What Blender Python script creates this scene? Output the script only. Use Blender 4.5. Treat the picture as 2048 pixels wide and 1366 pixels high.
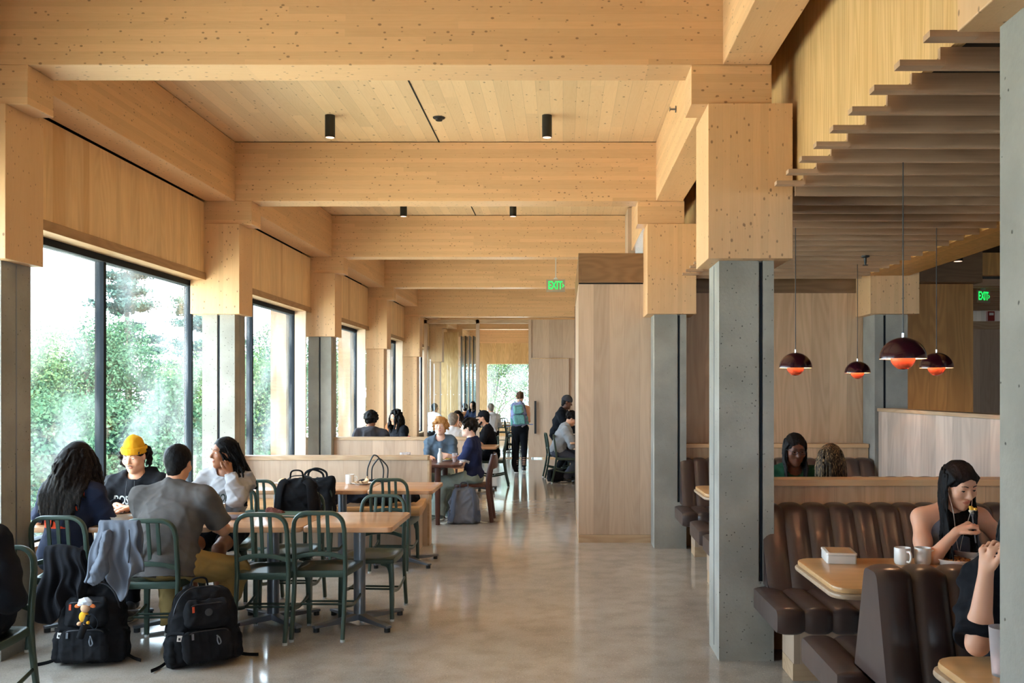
import bpy, bmesh, math, random
import numpy as np
from mathutils import Vector, Matrix

for _o in list(bpy.data.objects):
    bpy.data.objects.remove(_o)
sc = bpy.context.scene
COL = sc.collection
rnd = random.Random(7)
R = math.radians

# ---------------------------------------------------------------- camera (eye 1.63 m, looking along +Y, lens shifted)
EYE, FPX, VX, VY = 1.63, 1850.0, 1126.0, 781.0
cd = bpy.data.cameras.new('camera')
cam = bpy.data.objects.new('camera', cd)
COL.objects.link(cam)
cam.location = (0, 0, EYE)
cam.rotation_euler = (R(90), 0, 0)
cd.sensor_width = 36.0
cd.lens = FPX / 2048 * 36
cd.shift_x = -(VX - 1024) / 2048
cd.shift_y = (VY - 683) / 2048
cd.clip_start, cd.clip_end = 0.05, 400
sc.camera = cam

# ---------------------------------------------------------------- daylight
SKY, SUN, EXPO = 5.6, 25.0, 1.36
w = bpy.data.worlds.new('sky')
sc.world = w
w.use_nodes = True
bg = w.node_tree.nodes['Background']
bg.inputs['Color'].default_value = (0.72, 0.86, 1.0, 1)
bg.inputs['Strength'].default_value = SKY
sl = bpy.data.lights.new('sun', 'SUN')
sl.energy = SUN
sl.angle = R(1.0)
sl.color = (1.0, 0.95, 0.86)
so = bpy.data.objects.new('sun', sl)
COL.objects.link(so)
so.rotation_euler = (R(38), R(24), 0)          # high, over the roof, onto the trees
sc.view_settings.view_transform = 'Standard'
sc.view_settings.look = 'None'
sc.view_settings.gamma = 1
sc.view_settings.use_curve_mapping = False
sc.view_settings.exposure = EXPO


def portal(x, y, z, sx, sy, rot):
    l = bpy.data.lights.new('window_portal', 'AREA')
    l.shape, l.size, l.size_y = 'RECTANGLE', sx, sy
    l.cycles.is_portal = True
    o = bpy.data.objects.new('window_portal', l)
    COL.objects.link(o)
    o.location, o.rotation_euler = (x, y, z), rot


def at(px, py, Y):
    return Vector(((px - VX) * Y / FPX, Y, EYE + (VY - py) * Y / FPX))


# ---------------------------------------------------------------- tagging
def tag(o, label=None, cat=None, group=None, kind=None):
    if label: o['label'] = label
    if cat: o['category'] = cat
    if group: o['group'] = group
    if kind: o['kind'] = kind
    return o


def thing(name, label, cat, loc=(0, 0, 0), rz=0.0, group=None):
    o = bpy.data.objects.new(name, None)
    o.empty_display_size = 0.1
    COL.objects.link(o)
    o.location = loc
    o.rotation_euler = (0, 0, rz)
    return tag(o, label, cat, group)


def kids(o):
    return [c for c in bpy.data.objects if c.parent == o]


def copy_tree(o, parent=None, cache=None):
    c = o.copy()
    COL.objects.link(c)
    c.parent = parent
    for ch in kids(o):
        if ch is not c:
            copy_tree(ch, c)
    return c


def dup(root, loc, rz=None, label=None, group=None):
    c = copy_tree(root)
    c.location = loc
    if rz is not None: c.rotation_euler = (0, 0, rz)
    if label: c['label'] = label
    if group: c['group'] = group
    return c


# ---------------------------------------------------------------- mesh builder
class MB:
    def __init__(s):
        s.v, s.f = [], []

    def add(s, v, f):
        n = len(s.v)
        s.v += [tuple(p) for p in v]
        s.f += [tuple(i + n for i in q) for q in f]
        return s

    def box(s, x0, x1, y0, y1, z0, z1):
        v = [(x, y, z) for z in (z0, z1) for y in (y0, y1) for x in (x0, x1)]
        return s.add(v, [(0, 2, 3, 1), (4, 5, 7, 6), (0, 1, 5, 4), (1, 3, 7, 5), (3, 2, 6, 7), (2, 0, 4, 6)])

    def prism(s, poly, axis, lo, hi):
        """poly: 2D points in the two other axes (cyclic order), extruded along axis"""
        n = len(poly)
        def P(a, b, t):
            return {'x': (t, a, b), 'y': (a, t, b), 'z': (a, b, t)}[axis]
        v = [P(a, b, lo) for a, b in poly] + [P(a, b, hi) for a, b in poly]
        f = [tuple(range(n))[::-1], tuple(range(n, 2 * n))]
        f += [(i, (i + 1) % n, n + (i + 1) % n, n + i) for i in range(n)]
        return s.add(v, f)

    def tube(s, path, rx, ry=None, n=10, up=None, caps=True, closed=False, square=0.0):
        path = [Vector(p) for p in path]
        m = len(path)
        if callable(rx): rs = [rx(i / (m - 1)) for i in range(m)]
        else: rs = [rx] * m
        q = 1.0 if ry is None else ry / (rx if not callable(rx) else 1.0)
        T = []
        for i in range(m):
            a = path[(i - 1) % m] if closed or i else path[0]
            b = path[(i + 1) % m] if closed or i < m - 1 else path[-1]
            T.append((b - a).normalized())
        nrm = Vector(up) if up else (Vector((0, 0, 1)) if abs(T[0].z) < 0.9 else Vector((1, 0, 0)))
        rings = []
        for i in range(m):
            nrm = (nrm - T[i] * nrm.dot(T[i]))
            if nrm.length < 1e-6: nrm = T[i].orthogonal()
            nrm.normalize()
            bn = T[i].cross(nrm)
            ring = []
            for k in range(n):
                a = 2 * math.pi * k / n
                c, d = math.cos(a), math.sin(a)
                if square:
                    e = 1 - square
                    c = math.copysign(abs(c) ** e, c); d = math.copysign(abs(d) ** e, d)
                ring.append(path[i] + nrm * (c * rs[i]) + bn * (d * rs[i] * q))
            rings.append(ring)
        v = [p for r_ in rings for p in r_]
        f = []
        for i in range(m if closed else m - 1):
            j = (i + 1) % m
            for k in range(n):
                l = (k + 1) % n
                f.append((i * n + k, i * n + l, j * n + l, j * n + k))
        if caps and not closed:
            f.append(tuple(range(n))[::-1])
            f.append(tuple((m - 1) * n + k for k in range(n)))
        return s.add(v, f)

    def lathe(s, prof, c=(0, 0, 0), n=32, caps=True):
        """prof: list of (r, z) bottom to top"""
        v, f = [], []
        m = len(prof)
        for r_, z in prof:
            for k in range(n):
                a = 2 * math.pi * k / n
                v.append((c[0] + r_ * math.cos(a), c[1] + r_ * math.sin(a), c[2] + z))
        for i in range(m - 1):
            for k in range(n):
                l = (k + 1) % n
                f.append((i * n + k, i * n + l, (i + 1) * n + l, (i + 1) * n + k))
        if caps and prof[0][0] > 1e-5: f.append(tuple(range(n))[::-1])
        if caps and prof[-1][0] > 1e-5: f.append(tuple((m - 1) * n + k for k in range(n)))
        return s.add(v, f)

    def ball(s, c, r, nu=12, nv=8):
        if not hasattr(r, '__len__'): r = (r, r, r)
        v, f = [], []
        for i in range(nv + 1):
            t = math.pi * i / nv
            for k in range(nu):
                a = 2 * math.pi * k / nu
                v.append((c[0] + r[0] * math.sin(t) * math.cos(a), c[1] + r[1] * math.sin(t) * math.sin(a), c[2] + r[2] * math.cos(t)))
        for i in range(nv):
            for k in range(nu):
                l = (k + 1) % nu
                f.append((i * nu + k, (i + 1) * nu + k, (i + 1) * nu + l, i * nu + l))
        return s.add(v, f)

    def make(s, name, mat, parent=None, smooth=False, bevel=0.0, seg=2, loc=None, weld=True):
        me = bpy.data.meshes.new(name)
        me.from_pydata([tuple(p) for p in s.v], [], s.f)
        bm = bmesh.new()
        bm.from_mesh(me)
        if weld: bmesh.ops.remove_doubles(bm, verts=bm.verts, dist=1e-5)
        if bevel:
            bm.normal_update()
            ed = [e for e in bm.edges if len(e.link_faces) == 2 and e.calc_face_angle(0) > R(35)]
            bmesh.ops.bevel(bm, geom=ed, offset=bevel, segments=seg, profile=0.5, affect='EDGES', clamp_overlap=True)
        bmesh.ops.recalc_face_normals(bm, faces=bm.faces)
        if smooth:
            for fc in bm.faces: fc.smooth = True
            for e in bm.edges:
                if len(e.link_faces) == 2 and e.calc_face_angle(0) > R(42): e.smooth = False
        bm.to_mesh(me)
        bm.free()
        return link(name, me, mat, parent, loc)


def link(name, me, mat, parent=None, loc=None):
    o = bpy.data.objects.new(name, me)
    for m in (mat if isinstance(mat, (list, tuple)) else [mat]):
        me.materials.append(m)
    COL.objects.link(o)
    o.parent = parent
    if loc is not None: o.location = loc
    return o


def bx(name, mat, parent, *b, bevel=0.0):
    return MB().box(*b).make(name, mat, parent, bevel=bevel)


def rrect(x0, x1, y0, y1, r, n=5):
    pts = []
    for cx, cy, a0 in ((x1 - r, y1 - r, 0), (x0 + r, y1 - r, 90), (x0 + r, y0 + r, 180), (x1 - r, y0 + r, 270)):
        for i in range(n + 1):
            a = R(a0 + 90 * i / n)
            pts.append((cx + r * math.cos(a), cy + r * math.sin(a)))
    return pts


def text_mesh(txt, size, depth=0.0, font_scale_x=1.0):
    cu = bpy.data.curves.new('lettering', 'FONT')
    cu.body, cu.size, cu.extrude = txt, size, depth
    cu.align_x, cu.align_y = 'CENTER', 'CENTER'
    cu.offset = size * 0.018
    o = bpy.data.objects.new('lettering', cu)
    COL.objects.link(o)
    dg = bpy.context.evaluated_depsgraph_get()
    dg.update()
    me = bpy.data.meshes.new_from_object(o.evaluated_get(dg))
    bpy.data.objects.remove(o)
    for v in me.vertices: v.co.x *= font_scale_x
    return me


# ---------------------------------------------------------------- materials
class NT:
    def __init__(s, name):
        s.m = bpy.data.materials.new(name)
        s.m.use_nodes = True
        s.t = s.m.node_tree
        s.b = s.t.nodes['Principled BSDF']
        s.out = s.t.nodes['Material Output']

    def n(s, typ, **kw):
        nd = s.t.nodes.new(typ)
        for k, v in kw.items():
            if k == 'ins':
                for i, x in v.items():
                    s.put(nd, i, x)
            else: setattr(nd, k, v)
        return nd

    def put(s, nd, i, x):
        if hasattr(x, 'is_output'): s.t.links.new(x, nd.inputs[i])
        else: nd.inputs[i].default_value = x

    def math(s, op, a, b=0.0, c=0.0):
        nd = s.n('ShaderNodeMath', operation=op)
        s.put(nd, 0, a); s.put(nd, 1, b); s.put(nd, 2, c)
        return nd.outputs[0]

    def mix(s, f, a, b, blend='MIX'):
        nd = s.n('ShaderNodeMix', data_type='RGBA', blend_type=blend)
        s.put(nd, 0, f); s.put(nd, 6, a); s.put(nd, 7, b)
        return nd.outputs[2]

    def ramp(s, f, lo, hi):
        nd = s.n('ShaderNodeMapRange', interpolation_type='SMOOTHSTEP')
        s.put(nd, 0, f); s.put(nd, 1, lo); s.put(nd, 2, hi)
        return nd.outputs[0]

    def xyz(s, a, b, c):
        nd = s.n('ShaderNodeCombineXYZ')
        s.put(nd, 0, a); s.put(nd, 1, b); s.put(nd, 2, c)
        return nd.outputs[0]

    def noise(s, vec, scale=1.0, detail=2.0, rough=0.5):
        nd = s.n('ShaderNodeTexNoise')
        s.put(nd, 'Vector', vec); s.put(nd, 'Scale', scale); s.put(nd, 'Detail', detail); s.put(nd, 'Roughness', rough)
        return nd.outputs[0]

    def obj(s):
        return s.n('ShaderNodeTexCoord').outputs['Object']

    def set(s, **kw):
        for k, v in kw.items():
            s.put(s.b, {'color': 'Base Color', 'rough': 'Roughness', 'metal': 'Metallic', 'spec': 'Specular IOR Level', 'normal': 'Normal',
                        'coat': 'Coat Weight', 'sheen': 'Sheen Weight', 'sss': 'Subsurface Weight', 'emit': 'Emission Color', 'emits': 'Emission Strength',
                        'alpha': 'Alpha', 'trans': 'Transmission Weight', 'ior': 'IOR'}[k], v)
        return s

    def bump(s, h, strength=0.3, dist=0.01):
        nd = s.n('ShaderNodeBump')
        s.put(nd, 'Height', h); nd.inputs['Strength'].default_value = strength; nd.inputs['Distance'].default_value = dist
        s.t.links.new(nd.outputs[0], s.b.inputs['Normal'])


def srgb(r, g, b):
    f = lambda c: (c / 255 / 12.92) if c / 255 <= 0.04045 else ((c / 255 + 0.055) / 1.055) ** 2.4
    return (f(r), f(g), f(b), 1)


def plain(name, c, rough=0.6, metal=0.0, noise=0.0, scale=40, **kw):
    m = NT(name)
    if noise:
        v = m.noise(m.obj(), scale, 3)
        d = tuple(x * (1 - noise) for x in c[:3]) + (1,)
        l = tuple(min(1, x * (1 + noise)) for x in c[:3]) + (1,)
        m.set(color=m.mix(v, d, l))
    else: m.set(color=c)
    m.set(rough=rough, metal=metal, **kw)
    return m.m


def wood(name, base, dark, axis, pw=None, across=None, var=0.12, ring=26, contrast=0.55, knots=0.0, kscale=9.0, rough=0.45, seam=0.35, stripe=0.0, len_=None, low=(0.7, 3.5), ringw=.30):
    m = NT(name)
    sp = m.n('ShaderNodeSeparateXYZ', ins={0: m.obj()})
    ia = 'XYZ'.index(axis)
    others = [i for i in range(3) if i != ia]
    if across and 'XYZ'.index(across) != others[0]: others.reverse()
    g, b, c = sp.outputs[ia], sp.outputs[others[0]], sp.outputs[others[1]]
    if pw:
        q = m.math('DIVIDE', b, pw)
        fl = m.math('FLOOR', q)
        gl = 0.0
        if len_:
            wn0 = m.n('ShaderNodeTexWhiteNoise', noise_dimensions='1D', ins={'W': fl})
            gl = m.math('FLOOR', m.math('ADD', m.math('DIVIDE', g, len_), m.math('MULTIPLY', wn0.outputs[0], 5.0)))
        wn = m.n('ShaderNodeTexWhiteNoise', noise_dimensions='2D', ins={0: m.xyz(fl, gl, 0.0)})
        r = wn.outputs[0]
        off = m.math('MULTIPLY', r, 23.0)
    else:
        r, off = 0.5, 0.0
    g2 = m.math('ADD', g, off)
    n1 = m.noise(m.xyz(m.math('MULTIPLY', g2, low[0]), m.math('ADD', m.math('MULTIPLY', b, low[1]), off), m.math('MULTIPLY', c, low[1])), 1.0, 1.5)
    rg = m.math('MULTIPLY_ADD', m.math('SINE', m.math('MULTIPLY', n1, ring * 6.283)), 0.5, 0.5)
    n2 = m.noise(m.xyz(m.math('MULTIPLY', g2, 4.0), m.math('MULTIPLY', b, 160.0), m.math('MULTIPLY', c, 160.0)), 1.0, 3)
    n3 = m.noise(m.xyz(m.math('MULTIPLY', g2, 0.8), m.math('MULTIPLY', b, 9.0), m.math('MULTIPLY', c, 9.0)), 1.0, 2)
    f = m.math('ADD', m.math('MULTIPLY', rg, ringw), m.math('ADD', m.math('MULTIPLY', n2, 0.42), m.math('MULTIPLY', n3, 0.36)))
    f = m.math('MULTIPLY', m.ramp(f, 0.25, 0.85), contrast)
    col = m.mix(f, base, dark)
    if pw:
        vv = m.math('MULTIPLY_ADD', r, 2 * var, 1 - var)
        col = m.mix(1.0, col, m.xyz(vv, vv, vv), 'MULTIPLY')
        if stripe:
            col = m.mix(m.math('MULTIPLY', m.math('GREATER_THAN', r, 1 - stripe), 0.5), col, dark)
        if seam:
            fr = m.math('FRACT', q)
            ln = m.math('LESS_THAN', m.math('MULTIPLY', m.math('MINIMUM', fr, m.math('SUBTRACT', 1.0, fr)), pw), 0.0016)
            col = m.mix(m.math('MULTIPLY', ln, seam), col, (0.05, 0.025, 0.01, 1))
    if knots:
        vo = m.n('ShaderNodeTexVoronoi', feature='F1', ins={'Vector': m.xyz(m.math('MULTIPLY', g2, 0.65), b, c), 'Scale': kscale})
        cs = m.n('ShaderNodeSeparateColor', ins={0: vo.outputs['Color']})
        rad = m.math('MULTIPLY_ADD', cs.outputs[1], 0.14, 0.10)
        k = m.math('SUBTRACT', 1.0, m.ramp(m.math('DIVIDE', vo.outputs['Distance'], rad), 0.55, 1.0))
        k = m.math('MULTIPLY', k, m.math('LESS_THAN', cs.outputs[0], knots))
        col = m.mix(m.math('MULTIPLY', k, 0.66), col, (0.14, 0.06, 0.022, 1))
    m.set(color=col, rough=rough, spec=0.35)
    return m.m


def leather(name, c):
    m = NT(name)
    v = m.noise(m.obj(), 7, 2)
    m.set(color=c, rough=m.math('MULTIPLY_ADD', v, 0.12, 0.26), spec=0.6)
    return m.m


def cloth(name, c, scale=420, noise=0.18, rough=0.9, fold=1.0):
    m = NT(name)
    v = m.noise(m.obj(), scale, 2)
    big = m.noise(m.obj(), 9, 2)
    d = tuple(x * (1 - noise) for x in c[:3]) + (1,)
    l = tuple(min(1, x * (1 + noise)) for x in c[:3]) + (1,)
    m.set(color=m.mix(v, d, l), rough=rough, spec=0.15)
    if fold: m.bump(m.math('ADD', m.math('MULTIPLY', v, 0.1), big), 0.35 * fold, 0.02)
    return m.m


def skin(name, c):
    m = NT(name)
    v = m.noise(m.obj(), 14, 3)
    red = (min(1, c[0] * 1.04), c[1] * 0.86, c[2] * 0.82, 1)
    m.set(color=m.mix(m.math('MULTIPLY', v, 0.6), c, red), rough=0.48, spec=0.35, sss=0.06)
    m.b.inputs['Subsurface Radius'].default_value = (0.02, 0.008, 0.004)
    return m.m


def hairm(name, c, c2=None, rough=0.42):
    m = NT(name)
    sp = m.n('ShaderNodeSeparateXYZ', ins={0: m.obj()})
    v = m.noise(m.xyz(m.math('MULTIPLY', sp.outputs[0], 190.0), m.math('MULTIPLY', sp.outputs[1], 190.0), m.math('MULTIPLY', sp.outputs[2], 22.0)), 1.0, 3)
    c2 = c2 or tuple(min(1, x * 2.2) for x in c[:3]) + (1,)
    m.set(color=m.mix(m.ramp(v, 0.45, 0.8), c, c2), rough=m.math('MULTIPLY_ADD', v, .2, rough + .05), spec=0.10)
    m.bump(v, 0.5, 0.004)
    return m.m


def concrete(name, c, rough=0.75):
    m = NT(name)
    p = m.obj()
    a = m.noise(p, 3.0, 4)
    b = m.noise(p, 60, 3)
    col = m.mix(m.ramp(a, 0.3, 0.72), tuple(x * 0.80 for x in c[:3]) + (1,), tuple(x * 1.12 for x in c[:3]) + (1,))
    col = m.mix(m.math('MULTIPLY', b, 0.35), col, tuple(x * 0.7 for x in c[:3]) + (1,))
    vo = m.n('ShaderNodeTexVoronoi', feature='F1', ins={'Vector': p, 'Scale': 33.0})
    cs = m.n('ShaderNodeSeparateColor', ins={0: vo.outputs['Color']})
    wob = m.math('MULTIPLY', m.noise(p, 110, 3), 0.26)
    dd = m.math('ADD', vo.outputs['Distance'], wob)
    k = m.math('SUBTRACT', 1.0, m.ramp(m.math('DIVIDE', dd, m.math('MULTIPLY_ADD', cs.outputs[1], 0.15, 0.17)), 0.7, 1.0))
    k = m.math('MULTIPLY', k, m.math('LESS_THAN', cs.outputs[0], 0.75))
    col = m.mix(m.math('MULTIPLY', k, 0.85), col, (0.05, 0.047, 0.04, 1))
    m.set(color=col, rough=rough, spec=0.25)
    m.bump(m.math('SUBTRACT', b, m.math('MULTIPLY', k, 3.0)), 0.25, 0.006)
    return m.m


def terrazzo(name):
    m = NT(name)
    p = m.obj()
    big = m.noise(p, 0.7, 3)
    mid = m.noise(p, 5.0, 4)
    fine = m.noise(p, 120, 2, 0.7)
    fine2 = m.noise(p, 55, 3, 0.7)
    col = m.mix(m.ramp(big, 0.3, 0.7), srgb(166, 157, 148), srgb(184, 174, 164))
    col = m.mix(m.math('MULTIPLY', m.ramp(mid, 0.35, 0.75), 0.35), col, srgb(120, 106, 94))
    col = m.mix(m.math('MULTIPLY', m.ramp(fine, 0.56, 0.70), 0.55), col, srgb(70, 60, 52))
    col = m.mix(m.math('MULTIPLY', m.ramp(fine2, 0.57, 0.70), 0.55), col, srgb(214, 200, 180))
    m.set(color=col, rough=m.math('MULTIPLY_ADD', mid, 0.03, 0.085), spec=0.6)
    m.bump(big, 0.02, 0.01)
    return m.m


def glass_mat(name, tint=(0.93, 0.97, 0.98, 1), gloss=0.07, haze=0.04, fres=True):
    m = NT(name)
    tr = m.n('ShaderNodeBsdfTransparent', ins={0: tint})
    gl = m.n('ShaderNodeBsdfGlossy', ins={0: (1, 1, 1, 1), 'Roughness': 0.01})
    lw = m.n('ShaderNodeLayerWeight', ins={0: 0.25})
    f = m.math('MULTIPLY_ADD', m.math('POWER', lw.outputs['Facing'], 3.0), 0.5, gloss)
    mx = m.n('ShaderNodeMixShader', ins={0: f, 1: tr.outputs[0], 2: gl.outputs[0]})
    out = mx.outputs[0]
    if haze:
        ts = m.n('ShaderNodeBsdfTranslucent', ins={0: (0.9, 0.95, 1, 1)})  # pale veil of haze and reflections, painted in as a translucent layer
        sm = m.ramp(m.noise(m.obj(), 1.6, 4), 0.35, 0.75)
        mx2 = m.n('ShaderNodeMixShader', ins={0: m.math('MULTIPLY', sm, haze), 1: out, 2: ts.outputs[0]})
        out = mx2.outputs[0]
    m.t.links.new(out, m.out.inputs[0])
    return m.m


def emit(name, c, s):
    m = NT(name)
    e = m.n('ShaderNodeEmission', ins={0: c, 1: s})
    m.t.links.new(e.outputs[0], m.out.inputs[0])
    return m.m


def leafm(name, c1, c2):
    m = NT(name)
    g = m.n('ShaderNodeNewGeometry')
    col = m.mix(g.outputs['Random Per Island'], c1, c2)
    d = m.n('ShaderNodeBsdfDiffuse', ins={0: col})
    t = m.n('ShaderNodeBsdfTranslucent', ins={0: col})
    mx = m.n('ShaderNodeMixShader', ins={0: 0.4, 1: d.outputs[0], 2: t.outputs[0]})
    m.t.links.new(mx.outputs[0], m.out.inputs[0])
    return m.m


SPR, SPRD = (0.73, 0.45, 0.235, 1), (0.50, 0.25, 0.10, 1)
M_beamX = wood('spruce_glulam_across', SPR, SPRD, 'X', pw=0.045, across='Z', var=0.07, knots=0.95, kscale=26, ringw=.06, contrast=.42, seam=0.05, len_=2.4)
M_beamY = wood('spruce_glulam_along', SPR, SPRD, 'Y', pw=0.045, across='Z', var=0.07, knots=0.95, kscale=26, ringw=.06, contrast=.42, seam=0.05, len_=2.4)
M_cap = wood('spruce_glulam_upright', SPR, SPRD, 'Z', pw=0.045, across='X', var=0.05, knots=0.95, kscale=26, ringw=.06, contrast=.42, seam=0.03)
M_ceil = wood('spruce_ceiling_boards', (0.80, 0.56, 0.33, 1), (0.60, 0.36, 0.17, 1), 'Y', pw=0.115, across='X', var=0.08, knots=0.6, kscale=17, ringw=.08, contrast=.45, seam=0.25, len_=3.0)
M_panel = wood('larch_panel', (0.84, 0.57, 0.30, 1), (0.54, 0.27, 0.10, 1), 'Z', pw=0.085, across='Y', var=0.06, ring=10, ringw=.16, seam=0.05, stripe=0.08, contrast=0.5)
M_soffit = wood('yellow_pine_boarding', (0.66, 0.43, 0.20, 1), (0.47, 0.265, 0.09, 1), 'Z', pw=0.13, across='Y', var=0.07, ring=16, ringw=.30, seam=0.08, contrast=.8, low=(.35, 7.0))
M_panelX = wood('larch_panel_across', (0.72, 0.48, 0.23, 1), (0.46, 0.24, 0.08, 1), 'Z', pw=0.15, across='X', var=0.08, ring=14, seam=0.10, stripe=0.06)
M_oakZ = wood('pale_oak_upright', (0.55, 0.40, 0.285, 1), (0.32, 0.20, 0.125, 1), 'Z', pw=0.165, across='X', var=0.13, ring=12, ringw=.13, contrast=.5, seam=0.25, low=(0.6, 4.0))
M_oakY = wood('pale_oak_upright_side', (0.55, 0.40, 0.285, 1), (0.32, 0.20, 0.125, 1), 'Z', pw=0.165, across='Y', var=0.13, ring=12, ringw=.13, contrast=.5, seam=0.25, low=(0.6, 4.0))
M_oakX = wood('pale_oak_rail', (0.56, 0.39, 0.24, 1), (0.36, 0.21, 0.11, 1), 'X', ring=14)
M_oakL = wood('pale_oak_rail_along', (0.56, 0.39, 0.24, 1), (0.36, 0.21, 0.11, 1), 'Y', ring=14)
M_boothwall = wood('warm_oak_wall', (0.66, 0.425, 0.25, 1), (0.42, 0.235, 0.12, 1), 'Z', pw=0.19, across='X', var=0.13, ring=12, ringw=.2, seam=0.25, low=(0.5, 4.0), contrast=.6)
M_rail = wood('warm_oak_rail', (0.78, 0.48, 0.25, 1), (0.56, 0.31, 0.14, 1), 'X', ring=10, ringw=.15)
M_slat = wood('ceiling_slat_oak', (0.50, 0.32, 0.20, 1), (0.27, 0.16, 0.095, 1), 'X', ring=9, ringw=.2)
M_gold = wood('golden_oak', (0.70, 0.36, 0.11, 1), (0.45, 0.20, 0.05, 1), 'Z', pw=0.2, across='X', var=0.12, ring=12)
M_brown = wood('brown_oak_header', (0.26, 0.14, 0.065, 1), (0.15, 0.075, 0.03, 1), 'X', ring=14)
M_table = wood('maple_tabletop', (0.62, 0.35, 0.20, 1), (0.50, 0.26, 0.13, 1), 'X', pw=0.07, across='Y', var=0.06, ring=10, rough=0.22, seam=0.05, contrast=0.5)
M_booth = wood('oak_booth_tabletop', (0.58, 0.34, 0.15, 1), (0.44, 0.23, 0.09, 1), 'X', pw=0.1, across='Y', var=0.06, ring=10, rough=0.3, seam=0.05)
M_edge = wood('layered_table_edge', (0.45, 0.32, 0.21, 1), (0.30, 0.20, 0.12, 1), 'X', ring=20, rough=0.4)
M_lint = wood('window_lintel_oak', (0.42, 0.24, 0.11, 1), (0.26, 0.13, 0.05, 1), 'Y', ring=18)
M_dark = wood('mahogany', (0.085, 0.028, 0.018, 1), (0.045, 0.014, 0.01, 1), 'Z', ring=12, rough=0.3)
M_conc = concrete('board_marked_concrete', (0.35, 0.33, 0.29, 1))
M_floor = terrazzo('polished_concrete')
M_glass = glass_mat('window_glass', haze=0.045)
M_part = glass_mat('partition_glass', gloss=0.05, haze=0.0)
M_frame = plain('grey_window_frame', srgb(24, 29, 35), 0.7, spec=.15)
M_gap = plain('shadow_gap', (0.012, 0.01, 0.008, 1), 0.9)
M_chair = plain('olive_green_powder_coat', srgb(60, 76, 66), 0.36, 0.25, noise=0.05, scale=300)
M_steel = plain('brushed_steel', srgb(128, 132, 140), 0.35, 0.8)
M_black = plain('black_plastic', (0.013, 0.013, 0.014, 1), 0.5)
M_glide = plain('pale_glide', srgb(200, 205, 205), 0.5)
M_leather = leather('brown_leather', srgb(68, 53, 49))
M_white = plain('white_ceramic', srgb(226, 222, 216), 0.25)
M_plum = plain('plum_lacquer', srgb(52, 14, 26), 0.18, coat=0.4)
M_coral = plain('lamplit_plum_lacquer', srgb(205, 84, 52), 0.35)  # lamp glow on plum lacquer, put into the base colour
M_chrome = plain('chrome', (0.7, 0.7, 0.7, 1), 0.15, 1.0)
M_downl = plain('dark_bronze', srgb(40, 38, 34), 0.45, 0.3)
M_bulb = emit('warm_bulb', (1, 0.62, 0.32, 1), 18.0)
# ================================================================ the building
BAY, K0 = 3.955, 5.475
KY = lambda k: K0 + BAY * k
ZB, ZCEIL, ZCT, ZCB = 3.566, 4.175, 3.331, 2.412      # beam soffit, ceiling, capital top, capital bottom
ORD = {-2: 'second behind the eye', -1: 'at the near end', 0: 'nearest', 1: 'second', 2: 'third', 3: 'fourth', 4: 'fifth', 5: 'sixth', 6: 'seventh', 7: 'eighth'}
tc = [0]


def struct(o, label=None, cat=None):
    return tag(o, label, cat, kind='structure')


Y0, Y1 = -7.0, 33.3
fl = struct(bx('floor', M_floor, None, -3.95, 8.0, Y0, Y1, -0.12, 0), 'polished speckled concrete floor of the dining hall', 'floor')
ce = struct(bx('ceiling', M_ceil, None, -3.9, 1.39, Y0, Y1, ZCEIL, ZCEIL + 0.1), 'spruce board ceiling between the timber beams', 'ceiling')
bx('seam', M_gap, ce, -1.275, -1.262, Y0, Y1, ZCEIL - 0.004, ZCEIL)
struct(bx('roof', M_gap, None, -4.3, 8.2, Y0 - .2, Y1 + .3, ZCEIL + 0.12, ZCEIL + 0.3), 'flat roof over the hall', 'roof')

# transverse beams, edge beams
for k in range(-2, 8):
    y = KY(k) + 0.025
    zb = ZCT if k in (4, 7) else ZB
    o = bx('beam', M_beamX, None, -3.78, 1.235, y, y + 0.28, zb, ZCEIL - 0.008, bevel=0.004)
    struct(o, 'wide knotty spruce beam crossing the hall, %s from the camera end' % ORD[k], 'beam')
    if k < 7:
        for xa, xb, sd in ((-3.655, -3.35, 'over the window wall'), (0.95, 1.225, 'along the booth side')):
            if xa > 0 and k > 4: continue
            o = bx('beam', M_beamY, None, xa, xb, y + 0.282, y + BAY - 0.002, ZB, ZCEIL - 0.008, bevel=0.004)
            struct(o, 'spruce edge beam %s, between the %s and the next cross beam' % (sd, ORD[k]), 'beam')


def column(x0, x1, y0, y1, cx0, cx1, cy0, cy1, label, bol=None, groove=0.5, wooden=False, side=None):
    m = MB()
    zg = 0.48
    gx = x0 + (x1 - x0) * groove
    gw, gd = 0.013, 0.02
    if wooden:
        m.box(x0, x1, y0, y1, 0, ZCB)
        o = m.make('column', M_cap, None, bevel=0.004)
    else:
        m.box(x0, x1, y0, y1, 0, zg)
        m.prism([(x0, y0), (gx - gw, y0), (gx - gw, y0 + gd), (gx + gw, y0 + gd), (gx + gw, y0), (x1, y0), (x1, y1), (x0, y1)], 'z', zg, ZCB)
        o = m.make('column', M_conc, None)
        bx('groove_strip', M_frame, o, gx - 0.003, gx + 0.009, y0 + 0.004, y0 + gd, zg, ZCB - 0.01)
        if side:
            ym = (y0 + y1) / 2
            sx = x0 if side < 0 else x1
            bx('groove_strip', M_steel, o, sx - 0.002, sx + 0.002, ym - 0.006, ym + 0.006, zg if side > 0 else 0.05, ZCB - 0.01)
    struct(o, label, 'column')
    c = bx('capital', M_cap, o, cx0, cx1, cy0, cy1, ZCB, ZCT, bevel=0.003)
    if bol:
        bx('bolster', M_beamX, o, *bol, ZCT, ZB - 0.001, bevel=0.003)
    return o


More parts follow.
